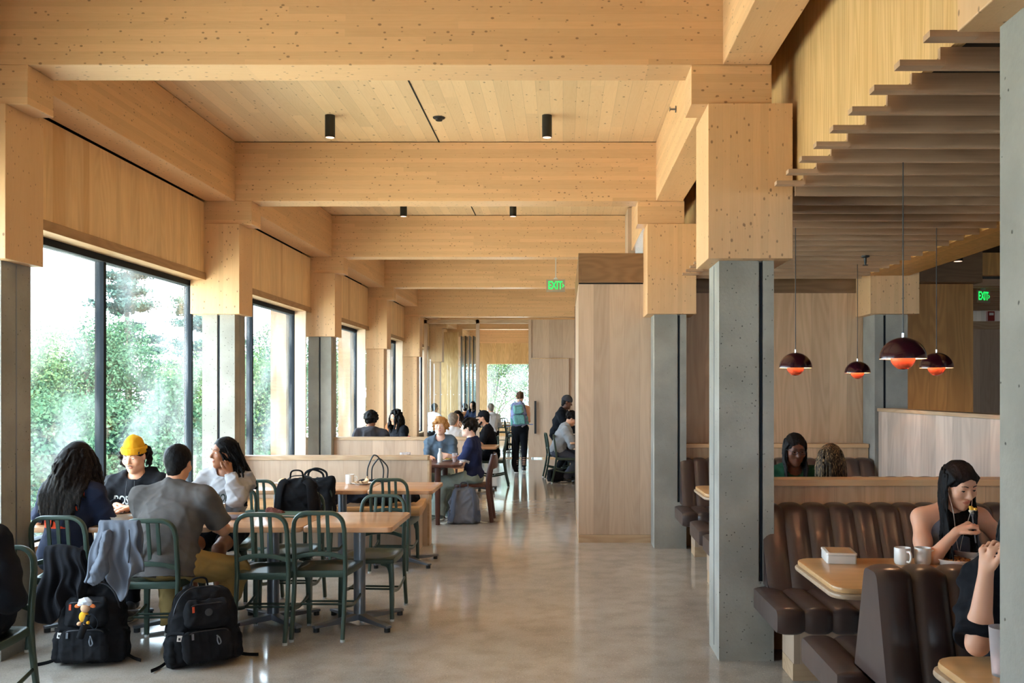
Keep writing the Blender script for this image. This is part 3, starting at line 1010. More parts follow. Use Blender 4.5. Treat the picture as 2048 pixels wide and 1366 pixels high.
def dark_chair(x, y, rz, label):
    t = thing('wooden_chair', label, 'chair', (x, y, 0), R(rz), 'dark red wooden chairs')
    slab(-.21, .21, -.20, .22, .435, .465, .07, M_dark, t, 'seat', .008)
    for s in (-1, 1):
        MB().tube(arc3([(s * .19, -.25, 0), (s * .19, -.20, .42), (s * .19, -.215, .62), (s * .185, -.265, .84)], 5), .018, .026, n=10, up=(1, 0, 0)).make('rear_leg', M_dark, t, True)
        MB().tube([(s * .185, .19, 0), (s * .185, .18, .435)], lambda q: .019 + .007 * q, n=10).make('leg', M_dark, t, True)
    a = [(-.185, -.24, .73), (-.1, -.285, .745), (0, -.30, .75), (.1, -.285, .745), (.185, -.24, .73)]
    MB().tube(arc3(a), .085, .014, n=14, up=(0, 0, 1)).make('backrest', M_dark, t, True)
    return t


dark_chair(-1.13, 11.62, 90, 'dark red wooden chair under the boy in the navy polo')
dark_chair(-2.62, 10.80, 0, 'dark red wooden chair whose rounded back shows above the nearer half wall')
dark_chair(-1.66, 12.55, 180, 'dark red wooden chair under the blond man')

# ---- booths: leather benches and oak tables
def channel(prof, x0, x1, nch, depth, mat, name, parent, closed_n=None, sub=7):
    """extrude a closed (y, z) profile along x with stitched channels pinching it inward"""
    P = [Vector((0, a, b)) for a, b in prof]
    n = len(P)
    N = []
    for i in range(n):
        e = P[(i + 1) % n] - P[i - 1]
        N.append(Vector((0, e.z, -e.y)).normalized())
    area = sum(P[i].y * P[(i + 1) % n].z - P[(i + 1) % n].y * P[i].z for i in range(n))
    sgn = 1 if area > 0 else -1
    v, f = [], []
    xs, off = [], []
    for c in range(nch):
        for j in range(sub):
            q = j / sub
            xs.append(x0 + (x1 - x0) * (c + q) / nch)
            off.append(-depth * (abs(2 * q - 1) ** 3.5))
    xs.append(x1); off.append(-depth)
    off[0] = -depth * .8
    for x, o_ in zip(xs, off):
        for p, nn in zip(P, N):
            v.append((x, p.y + sgn * nn.y * o_, p.z + sgn * nn.z * o_))
    m = len(xs)
    for i in range(m - 1):
        for k in range(n):
            l = (k + 1) % n
            f.append((i * n + k, i * n + l, (i + 1) * n + l, (i + 1) * n + k))
    f.append(tuple(range(n))[::-1]); f.append(tuple((m - 1) * n + k for k in range(n)))
    return MB().add(v, f).make(name, mat, parent, True)


def rprof(pts, r, n=4):
    """round the corners of a closed 2D polygon"""
    out = []
    m = len(pts)
    for i in range(m):
        p, a, b = Vector(pts[i]), Vector(pts[i - 1]), Vector(pts[(i + 1) % m])
        u, v_ = (a - p).normalized(), (b - p).normalized()
        rr = r[i] if hasattr(r, '__len__') else r
        s, e = p + u * rr, p + v_ * rr
        for k in range(n + 1):
            t = k / n
            out.append(tuple(s * (1 - t) ** 2 + p * 2 * t * (1 - t) + e * t * t))
    return out


BX0, BX1 = 1.13, 3.19


def booth_rail(y, label, rear=True):
    """bench facing the camera, backed by an oak panel with cap rail; a second bench on its far side"""
    t = thing('booth_bench', label, 'booth bench', (0, 0, 0), 0, 'brown leather booth benches')
    s = rprof([(y - 1.03, .335), (y - 1.03, .478), (y - .40, .47), (y - .40, .335)], [.05, .055, .02, .02])
    channel(s, BX0, BX1, 14, .016, M_leather, 'seat', t)
    b = rprof([(y - .485, .45), (y - .235, .93), (y - .07, .93), (y - .07, .45)], [.02, .055, .02, .01])
    channel(b, 1.205, BX1, 14, .020, M_leather, 'backrest', t)
    bx('back_panel', M_boothwall, t, 1.275, BX1 + .01, y - .065, y + .07, 0, 1.028)
    bx('cap_rail', M_rail, t, 1.275, BX1 + .01, y - .09, y + .09, 1.03, 1.072, bevel=.004)
    bx('base', M_oakZ, t, 1.29, BX1, y - .72, y - .45, .10, .333)
    bx('kick', M_oakX, t, 1.29, BX1, y - .70, y - .45, 0, .098)
    if not rear: return t
    s = rprof([(y + .18, .335), (y + .18, .47), (y + .68, .478), (y + .68, .335)], [.02, .02, .055, .05])
    channel(s, BX0, BX1, 14, .016, M_leather, 'rear_seat', t)
    b = rprof([(y + .07, .45), (y + .07, .90), (y + .16, .90), (y + .26, .45)], [.01, .02, .04, .02])
    channel(b, 1.29, BX1, 14, .016, M_leather, 'rear_backrest', t)
    bx('rear_base', M_oakZ, t, 1.30, BX1, y + .07, y + .50, 0, .333)
    return t


def booth_double(y, label):
    """two seats back to back with one leather back between them"""
    t = thing('booth_bench', label, 'booth bench', (0, 0, 0), 0, 'brown leather booth benches')
    for sg, nm in ((1, 'seat'), (-1, 'near_seat')):
        ya, yb_ = y + sg * .08, y + sg * .68
        s = rprof([(ya, .335), (ya, .47), (yb_, .478), (yb_, .335)], [.02, .02, .055, .05])
        channel(s, BX0, BX1, 14, .016, M_leather, nm, t)
    b = rprof([(y - .22, .46), (y - .085, .925), (y + .085, .925), (y + .22, .46)], [.01, .05, .05, .01])
    channel(b, 1.235, BX1, 14, .020, M_leather, 'backrest', t)
    bx('base', M_oakZ, t, 1.23, BX1, y - .33, y + .33, .10, .333)
    bx('kick', M_oakX, t, 1.23, BX1, y - .31, y + .31, 0, .098)
    return t


booth_rail(5.89, 'leather booth bench of the woman eating, beside the nearest concrete column')
booth_rail(9.76, 'leather booth bench against the oak wall at the far end', False)
booth_double(3.72, 'back-to-back leather bench at the near end with its channelled back toward the camera')
booth_double(7.58, 'back-to-back leather bench of the woman with glasses')
booth_double(-.15, 'back-to-back leather bench behind the camera')


def booth_table(y, label):
    t = thing('booth_table', label, 'table', (0, 0, 0), 0, 'oak booth tables')
    slab(1.245, 3.10, y - .385, y + .385, .70, .728, .09, M_booth, t, 'tabletop', .008)
    slab(1.232, 3.113, y - .398, y + .398, .675, .6995, .095, M_edge, t, 'lower_edge', .008)
    MB().tube([(1.75, y, .03), (1.75, y, .675)], .035, n=20).make('leg', M_glide, t, True)
    MB().tube([(2.75, y, .03), (2.75, y, .675)], .035, n=20).make('leg', M_glide, t, True)
    for x in (1.75, 2.75):
        MB().lathe([(.22, 0), (.22, .012), (.05, .03), (.0, .03)], (x, y, 0), 28).make('base', M_steel, t, True)
    return t


booth_table(2.76, 'oak booth table nearest the camera with a frosted cup')
booth_table(4.60, 'oak booth table with white box, mugs and bowls before the woman eating')
booth_table(6.98, 'oak booth table between the braided head and the woman with glasses')
booth_table(8.40, 'oak booth table whose corner shows between the two concrete columns')


# ---- lamps
def pendant(x, y, label):
    t = thing('pendant_lamp', label, 'lamp', (x, y, 1.79), 0, 'plum dome pendant lamps over the booths')
    dome = [(.115 * math.cos(R(a)), .108 * math.sin(R(a))) for a in range(0, 86, 6)]
    inner = [(r_ * .975, z * .975 - .0) for r_, z in dome]
    MB().lathe(dome, n=40, caps=False).make('shade', M_plum, t, True)
    MB().lathe([(.1149, -.001)] + inner, n=40, caps=False).make('shade_lining', M_coralw, t, True)
    ball = [(.060 * math.cos(R(a)), .060 * math.sin(R(a)) + .005) for a in range(-90, 72, 6)]
    cut = 5
    MB().lathe(ball[cut - 1:], n=32, caps=False).make('ball', M_coral, t, True)  # lit part of the plum ball, glow painted as coral
    MB().lathe([(0, -.0555)] + ball[1:cut + 1], n=32, caps=False).make('ball_cap', M_plum, t, True)  # unlit underside of the same ball
    MB().tube([(0, 0, .105), (0, 0, .130)], .0065, n=10).make('stem', M_chrome, t, True)
    MB().tube([(0, 0, .13), (0, 0, 2.80 - 1.79)], .0028 if y < 5 else .003, n=6).make('cord', M_black, t, True)
    MB().ball((0, 0, .0985), .005).make('bulb', M_bulb, t, True)
    l = bpy.data.lights.new('pendant_light', 'POINT')
    l.energy, l.color, l.shadow_soft_size = 4.0, (1, .66, .38), .008
    o = bpy.data.objects.new('pendant_light', l)
    COL.objects.link(o)
    o.parent = t
    o.location = (0, 0, .087)
    return t


M_coralw = plain('pale_lacquer_lining', srgb(240, 214, 190), .5)
pendant(1.715, 4.665, 'nearest and largest plum pendant lamp')
pendant(1.646, 6.548, 'plum pendant lamp nearest the concrete column')
pendant(2.644, 6.548, 'plum pendant lamp just behind the largest one')
pendant(2.684, 8.431, 'farthest and smallest plum pendant lamp')
pendant(2.70, 4.665, 'plum pendant lamp over the inner end of the white box table')


def downlight(x, y, label):
    t = thing('downlight', label, 'lamp', (x, y, 3.97), 0, 'black cylinder downlights on the ceiling')
    MB().lathe([(.040, .0), (.046, 0), (.046, .205), (0, .205)], n=28, caps=False).make('housing', M_downl, t, True)
    MB().lathe([(0, .012), (.040, .012), (.040, 0)], n=28, caps=False).make('lens', emit('downlight_lens', (1, .55, .35, 1), 1.2) if 'downlight_lens' not in bpy.data.materials else bpy.data.materials['downlight_lens'], t, True)
    l = bpy.data.lights.new('downlight_beam', 'SPOT')
    l.energy, l.color, l.spot_size, l.spot_blend, l.shadow_soft_size = 22, (1, .74, .50), R(95), .8, .03
    o = bpy.data.objects.new('downlight_beam', l)
    COL.objects.link(o)
    o.parent = t
    o.location = (0, 0, -.004)


downlight(-2.156, 8.56, 'black cylinder downlight in the nearest ceiling bay, window side')
downlight(-.148, 8.56, 'black cylinder downlight in the nearest ceiling bay, aisle side')
downlight(-2.145, 12.44, 'black cylinder downlight peeping below the second cross beam, window side')
downlight(-.672, 12.44, 'black cylinder downlight peeping below the second cross beam, aisle side')

t = thing('smoke_detector', 'black round detector on the ceiling near the centre seam', 'smoke detector', (-1.156, 8.62, 4.174))
MB().lathe([(.0, -.03), (.03, -.03), (.034, -.012), (.055, -.008), (.058, 0)], n=24).make('housing', M_black, t, True)
t = thing('sprinkler', 'steel sidewall sprinkler head on the right edge beam', 'sprinkler', (.949, 7.76, 3.99))
MB().tube([(-.001, 0, 0), (-.008, 0, 0)], .028, n=20).make('escutcheon', M_steel, t, True)
MB().tube([(-.008, 0, 0), (-.05, 0, 0)], .008, n=10).make('nozzle', M_steel, t, True)
MB().box(-.056, -.05, -.016, .016, -.016, .016).make('deflector', M_steel, t)
t = thing('sprinkler', 'black sprinkler head hanging below the slats', 'sprinkler', (2.58, 7.893, 2.78))
MB().lathe([(.008, -.075), (.012, -.05), (.012, -.02), (.035, -.012), (.035, .0)], n=16).make('body', M_black, t, True)
MB().lathe([(.0, -.085), (.022, -.082), (.022, -.078), (0, -.076)], n=16).make('deflector', M_black, t, True)


downlight(5.3, 11.55, 'unseen downlight added to warm the side corridor')  # added lamp, warm fill for the corridor
bpy.data.objects['downlight.004'].location.z = 2.75
bpy.data.objects['downlight.004'].location.x = 4.95
downlight(4.1, 9.6, 'unseen downlight added to brighten the golden core wall')  # added lamp, out of view, to light the golden wall
bpy.data.objects['downlight.005'].location.z = 2.97
MB().tube([(0, 0, .2), (0, 0, .30)], .01, n=8).make('stem', M_downl, bpy.data.objects['downlight.005'], True)
MB().tube([(0, 0, .2), (0, 0, .26)], .01, n=8).make('stem', M_downl, bpy.data.objects['downlight.004'], True)


def exit_sign(loc, rz, label, stem, size=1.0):
    t = thing('exit_sign', label, 'sign', loc, rz)
    MB().box(-.137 * size, .137 * size, -.012, .012, 0, .184 * size).make('housing', M_signface, t, bevel=.003)
    me = text_mesh('EXIT', .165 * size, .0, .62)
    for v in me.vertices: v.co = Vector((v.co.x - .008, -.0135, v.co.y + .092 * size))
    link('lettering', me, M_exit, t)
    MB().add([(.095 * size, -.0135, .125 * size), (.095 * size, -.0135, .105 * size), (.112 * size, -.0135, .092 * size), (.095 * size, -.0135, .079 * size), (.095 * size, -.0135, .059 * size), (.126 * size, -.0135, .092 * size)],
             [(0, 1, 2, 5), (2, 3, 4, 5)]).make('arrow', M_exit, t)
    MB().tube([(0, 0, .184 * size), (0, 0, stem)], .006, n=8).make('stem', M_glide, t, True)
    MB().lathe([(.03, .184 * size), (.03, .195 * size), (.008, .215 * size)], n=16).make('canopy', M_glide, t, True)


M_signface = plain('sign_housing', srgb(168, 150, 128), .4, .2)
M_exit = emit('exit_green', (0.01, .86, .10, 1), .85)
exit_sign(at(1111.5, 584, 13.5), 0, 'green EXIT sign with arrow hanging from the third cross beam', ZB - at(1111.5, 584, 13.5).z)
exit_sign(at(1966, 606, 11.7), R(28), 'second green EXIT sign half hidden by the golden core wall', .25, .9)
t = thing('fire_alarm', 'small red fire alarm on the corridor wall', 'alarm', at(1981, 642, 14.93))
MB().box(-.055, .055, -.03, .05, 0, .155).make('housing', plain('alarm_red', srgb(150, 38, 30), .4), t, bevel=.006)
MB().box(-.035, .035, -.033, -.03, .09, .13).make('lens', M_white, t)
t = thing('counter', 'service counter hidden behind the pale half wall', 'counter', (0, 0, 0))
bx('body', M_gold, t, 3.9, 5.2, 7.9, 8.6, 0, 1.1)
bx('worktop', M_brown, t, 3.88, 5.22, 7.88, 8.62, 1.102, 1.14)
t = thing('till_screen', 'black screen peeping above the pale half wall', 'screen', (4.02, 8.1, 1.14))
MB().lathe([(.1, 0), (.1, .01), (.015, .02), (.015, .12)], n=16).make('stand', M_black, t, True)
MB().box(-.17, .17, -.02, .02, .10, .34).make('screen', M_black, t, bevel=.006)
t = thing('office_chair', 'grey chair back behind the pale half wall', 'chair', (3.95, 7.3, 0))
MB().prism(rrect(-.2, .2, -.25, .25, .08), 'y', -.02, .02).make('backrest', M_frame, t, bevel=.01).location = (0, 0, 1.16)
MB().tube([(0, 0, .45), (0, 0, 1.0)], .02).make('stem', M_black, t, True)
MB().prism(rrect(-.22, .22, -.42, -.02, .08), 'z', .44, .49).make('seat', M_frame, t, bevel=.01)
MB().tube([(0, -.2, 0), (0, -.2, .44)], .03).make('post', M_black, t, True)
# ================================================================ people: one smooth surface per body, grown from a distance field
A_ = lambda *p: np.array(p, dtype=np.float64)


def unit(v):
    v = np.asarray(v, float)
    return v / (np.linalg.norm(v) + 1e-12)


class Blob:
    def __init__(s, h):
        s.h, s.ops = h, []

    def cone(s, a, b, ra, rb=None, k=.02, flat=(0, 0), sq=None, op='+'):
        a, b = np.asarray(a, float), np.asarray(b, float)
        rb = ra if rb is None else rb
        ba = b - a
        L2 = float(ba @ ba) + 1e-12
        L = L2 ** .5
        def fn(x, y, z):
            px, py, pz = x - a[0], y - a[1], z - a[2]
            if sq is not None:
                ax, fct = sq
                d_ = (px * ax[0] + py * ax[1] + pz * ax[2]) * (1 / fct - 1)
                px, py, pz = px + ax[0] * d_, py + ax[1] * d_, pz + ax[2] * d_
            t = (px * ba[0] + py * ba[1] + pz * ba[2]) / L2
            tc_ = np.clip(t, 0, 1)
            d = np.sqrt((px - tc_ * ba[0]) ** 2 + (py - tc_ * ba[1]) ** 2 + (pz - tc_ * ba[2]) ** 2) - (ra + (rb - ra) * tc_)
            if flat[0]: d = np.maximum(d, -t * L)
            if flat[1]: d = np.maximum(d, (t - 1) * L)
            return d
        r = max(ra, rb)
        s.ops.append((op, fn, np.minimum(a, b) - r, np.maximum(a, b) + r, k))
        return s

    def chain(s, pts, rs, k=.02, **kw):
        for i in range(len(pts) - 1):
            s.cone(pts[i], pts[i + 1], rs[i], rs[i + 1], k, **kw)
        return s

    def ell(s, c, r, Rm=None, k=.02, op='+'):
        c, r = np.asarray(c, float), np.asarray(r, float) * np.ones(3)
        M = np.eye(3) if Rm is None else np.asarray(Rm, float)
        def fn(x, y, z):
            px, py, pz = x - c[0], y - c[1], z - c[2]
            q = [(px * M[0, i] + py * M[1, i] + pz * M[2, i]) for i in range(3)]
            k0 = np.sqrt(sum((q[i] / r[i]) ** 2 for i in range(3)))
            k1 = np.sqrt(sum((q[i] / r[i] ** 2) ** 2 for i in range(3))) + 1e-9
            return k0 * (k0 - 1) / k1
        e = np.abs(M) @ r
        s.ops.append((op, fn, c - e, c + e, k))
        return s

    def rbox(s, c, hs, rad, Rm=None, k=.01, op='+'):
        c, hs = np.asarray(c, float), np.asarray(hs, float)
        M = np.eye(3) if Rm is None else np.asarray(Rm, float)
        def fn(x, y, z):
            px, py, pz = x - c[0], y - c[1], z - c[2]
            q = [np.abs(px * M[0, i] + py * M[1, i] + pz * M[2, i]) - (hs[i] - rad) for i in range(3)]
            return np.sqrt(sum(np.maximum(u, 0) ** 2 for u in q)) + np.minimum(np.maximum(np.maximum(q[0], q[1]), q[2]), 0) - rad
        e = np.abs(M) @ hs
        s.ops.append((op, fn, c - e, c + e, k))
        return s

    def cut(s, p, n):
        """keep the side that the normal n points away from"""
        p, n = np.asarray(p, float), unit(n)
        s.ops.append(('cut', lambda x, y, z: (x - p[0]) * n[0] + (y - p[1]) * n[1] + (z - p[2]) * n[2], None, None, 0))
        return s

    def grid(s):
        h = s.h
        lo = np.min([o[2] for o in s.ops if o[0] == '+'], 0) - 3 * h
        hi = np.max([o[3] for o in s.ops if o[0] == '+'], 0) + 3 * h
        n = np.ceil((hi - lo) / h).astype(int) + 1
        ax = [(lo[i] + h * np.arange(n[i])).astype(np.float32) for i in range(3)]
        g = np.full(n, 1.0, np.float32)
        for op, fn, l, u, k in s.ops:
            if op == 'cut':
                sl = tuple(slice(0, m) for m in n)
            else:
                pad = k + 2.5 * h
                i0 = np.clip(np.floor((l - pad - lo) / h).astype(int), 0, n)
                i1 = np.clip(np.ceil((u + pad - lo) / h).astype(int) + 1, 0, n)
                if (i1 <= i0).any(): continue
                sl = tuple(slice(int(a), int(b)) for a, b in zip(i0, i1))
            d = fn(ax[0][sl[0]][:, None, None], ax[1][sl[1]][None, :, None], ax[2][sl[2]][None, None, :]).astype(np.float32)
            o = g[sl]
            if op == '+':
                t = np.clip(.5 + .5 * (o - d) / max(k, 1e-6), 0, 1)
                g[sl] = o * (1 - t) + d * t - k * t * (1 - t)
            elif op == '-':
                t = np.clip(.5 - .5 * (o + d) / max(k, 1e-6), 0, 1)
                g[sl] = o * (1 - t) - d * t + k * t * (1 - t)
            else:
                g[sl] = np.maximum(o, d)
        return g, lo

    def mesh(s):
        g, lo = s.grid()
        h = s.h
        ins = g < 0
        c = [(i, j, k) for i in (0, 1) for j in (0, 1) for k in (0, 1)]
        n = np.array(g.shape) - 1
        sub = lambda a, o: a[o[0]:o[0] + n[0], o[1]:o[1] + n[1], o[2]:o[2] + n[2]]
        cnt = sum(sub(ins, o).astype(np.int8) for o in c)
        act = np.argwhere((cnt > 0) & (cnt < 8))
        val = np.stack([g[act[:, 0] + o[0], act[:, 1] + o[1], act[:, 2] + o[2]] for o in c], 1)
        C = np.array(c, float)
        acc = np.zeros((len(act), 3)); num = np.zeros(len(act))
        for a in range(8):
            for b in range(a + 1, 8):
                if np.abs(C[a] - C[b]).sum() != 1: continue
                m = (val[:, a] < 0) != (val[:, b] < 0)
                t = np.where(m, val[:, a] / (val[:, a] - val[:, b] + 1e-20), 0)
                acc += np.where(m[:, None], C[a] + t[:, None] * (C[b] - C[a]), 0)
                num += m
        v = lo + h * (act + acc / num[:, None])
        idx = np.full(n, -1, np.int32)
        idx[act[:, 0], act[:, 1], act[:, 2]] = np.arange(len(act))
        F_ = []
        for ax in range(3):
            o = [0, 0, 0]; o[ax] = 1
            e0 = ins[:g.shape[0] - o[0], :g.shape[1] - o[1], :g.shape[2] - o[2]]
            e1 = ins[o[0]:, o[1]:, o[2]:]
            P = np.argwhere(e0 != e1)
            b, c_ = [(1, 2), (2, 0), (0, 1)][ax]
            P = P[(P[:, b] > 0) & (P[:, c_] > 0) & (P[:, b] < n[b]) & (P[:, c_] < n[c_])]
            q = []
            for db, dc in ((1, 1), (0, 1), (0, 0), (1, 0)):
                t = P.copy(); t[:, b] -= db; t[:, c_] -= dc
                q.append(idx[t[:, 0], t[:, 1], t[:, 2]])
            q = np.stack(q, 1)
            fl_ = ~e0[P[:, 0], P[:, 1], P[:, 2]]
            q[fl_] = q[fl_][:, ::-1]
            F_.append(q[(q >= 0).all(1)])
        return v, np.concatenate(F_)

    def make(s, name, mat, parent=None, wr=0.0, wf=22.0, seed=0, pick=None, smooth=1):
        v, f = s.mesh()
        if smooth:
            for _ in range(smooth):
                e = np.concatenate([f[:, [0, 1]], f[:, [1, 2]], f[:, [2, 3]], f[:, [3, 0]]])
                sm = np.zeros_like(v); ct = np.zeros(len(v))
                np.add.at(sm, e[:, 0], v[e[:, 1]]); np.add.at(ct, e[:, 0], 1)
                v = v * .5 + .5 * sm / np.maximum(ct, 1)[:, None]
        if wr:
            g = np.random.default_rng(seed)
            fn_ = np.cross(v[f[:, 2]] - v[f[:, 0]], v[f[:, 3]] - v[f[:, 1]])
            vn = np.zeros_like(v)
            for i in range(4): np.add.at(vn, f[:, i], fn_)
            vn /= np.linalg.norm(vn, axis=1)[:, None] + 1e-12
            w_ = np.zeros(len(v))
            for q in range(9):
                dr = unit(g.normal(0, 1, 3) * A_(1, 1, 1.2))
                ph = v @ (unit(g.normal(0, 1, 3)) * 9)
                ph2 = v @ (unit(g.normal(0, 1, 3)) * 17)
                fr = g.uniform(.6, 2.2)
                sn = np.sin(.5 * (v @ (dr * wf * fr)) + 1.5 * np.sin(ph) + .7 * np.sin(ph2) + g.uniform(0, 6.3))
                w_ += (2.2 * np.exp(-(sn / .42) ** 2) - .75) / 9 / fr ** .5
            v = v + vn * (np.clip(w_, -.55, .9) * wr * 2.6)[:, None]
        me = bpy.data.meshes.new(name)
        me.from_pydata(v.tolist(), [], f.tolist())
        me.polygons.foreach_set('use_smooth', np.ones(len(f), bool))
        if pick is not None:
            ctr = v[f].mean(1)
            me.polygons.foreach_set('material_index', pick(ctr).astype(np.int32))
        me.update()
        return link(name, me, mat, parent)


def rotm(yaw=0, pitch=0, roll=0):
    """columns: right, forward, up.  yaw + = turn to own left, pitch + = look up, roll + = tilt to own right"""
    y, p, r = R(yaw), R(pitch), R(roll)
    Rz = np.array([[math.cos(y), -math.sin(y), 0], [math.sin(y), math.cos(y), 0], [0, 0, 1]])
    Rx = np.array([[1, 0, 0], [0, math.cos(p), -math.sin(p)], [0, math.sin(p), math.cos(p)]])
    Ry = np.array([[math.cos(r), 0, math.sin(r)], [0, 1, 0], [-math.sin(r), 0, math.cos(r)]])
    return Rz @ Rx @ Ry


def ik(a, t, l1, l2, pole):
    a, t, pole = np.asarray(a, float), np.asarray(t, float), np.asarray(pole, float)
    d = t - a
    L = min(np.linalg.norm(d), (l1 + l2) * .999)
    u = unit(d)
    t = a + u * L
    x = (l1 * l1 - l2 * l2 + L * L) / (2 * L)
    h = max(l1 * l1 - x * x, 0) ** .5
    p = pole - a
    p = unit(p - u * (p @ u))
    return a + u * x + p * h, t


def hand(B, wrist, d, palm, s, side, curl=.5, thumb=.5, spread=.12):
    """d: pointing direction of the palm; palm: normal the palm faces; side +1 right hand"""
    d = unit(d)
    n = unit(palm - d * (np.asarray(palm) @ d))
    r = np.cross(d, n) * -side                     # towards the thumb side
    r = unit(r)
    B.cone(wrist, wrist + d * .035 * s, .023 * s, .026 * s, .015, sq=(n, .75))
    B.cone(wrist + d * .025 * s + r * .012 * s, wrist + d * .082 * s + r * .020 * s, .018 * s, .016 * s, .014, sq=(n, .8))
    B.cone(wrist + d * .025 * s - r * .010 * s, wrist + d * .080 * s - r * .022 * s, .018 * s, .014 * s, .014, sq=(n, .8))
    for i, (off, ln, rr) in enumerate(((.031, .072, .0088), (.0105, .080, .0092), (-.0105, .074, .0088), (-.031, .058, .0078))):
        p = wrist + (d * (.086 - .006 * abs(i - 1.2)) + r * off) * s
        c = curl * (1.0 + .12 * i)
        a = c * .55
        dd = unit(d + r * spread * (off / .031))
        pts = [p]
        for seg, f_ in enumerate((.46, .30, .24)):
            v = dd * math.cos(a) + n * math.sin(a)
            pts.append(pts[-1] + v * ln * f_ * s)
            a += c * (1.05 if seg == 0 else .75)
        B.chain(pts, [rr * s, rr * .95 * s, rr * .88 * s, rr * .75 * s], .003)
    p = wrist + (d * .030 + r * .030) * s
    q = p + unit(d * .75 + r * .62 + n * .35 * thumb) * .036 * s
    e = q + unit(d * (1 - .3 * thumb) + r * .1 + n * .55 * thumb) * .030 * s
    g = e + unit(d * .9 - r * .25 * thumb + n * .55 * thumb) * .022 * s
    B.chain([p - d * .008 * s, q, e, g], [.0135 * s, .0115 * s, .0100 * s, .0080 * s], .007)
    return d, n, r


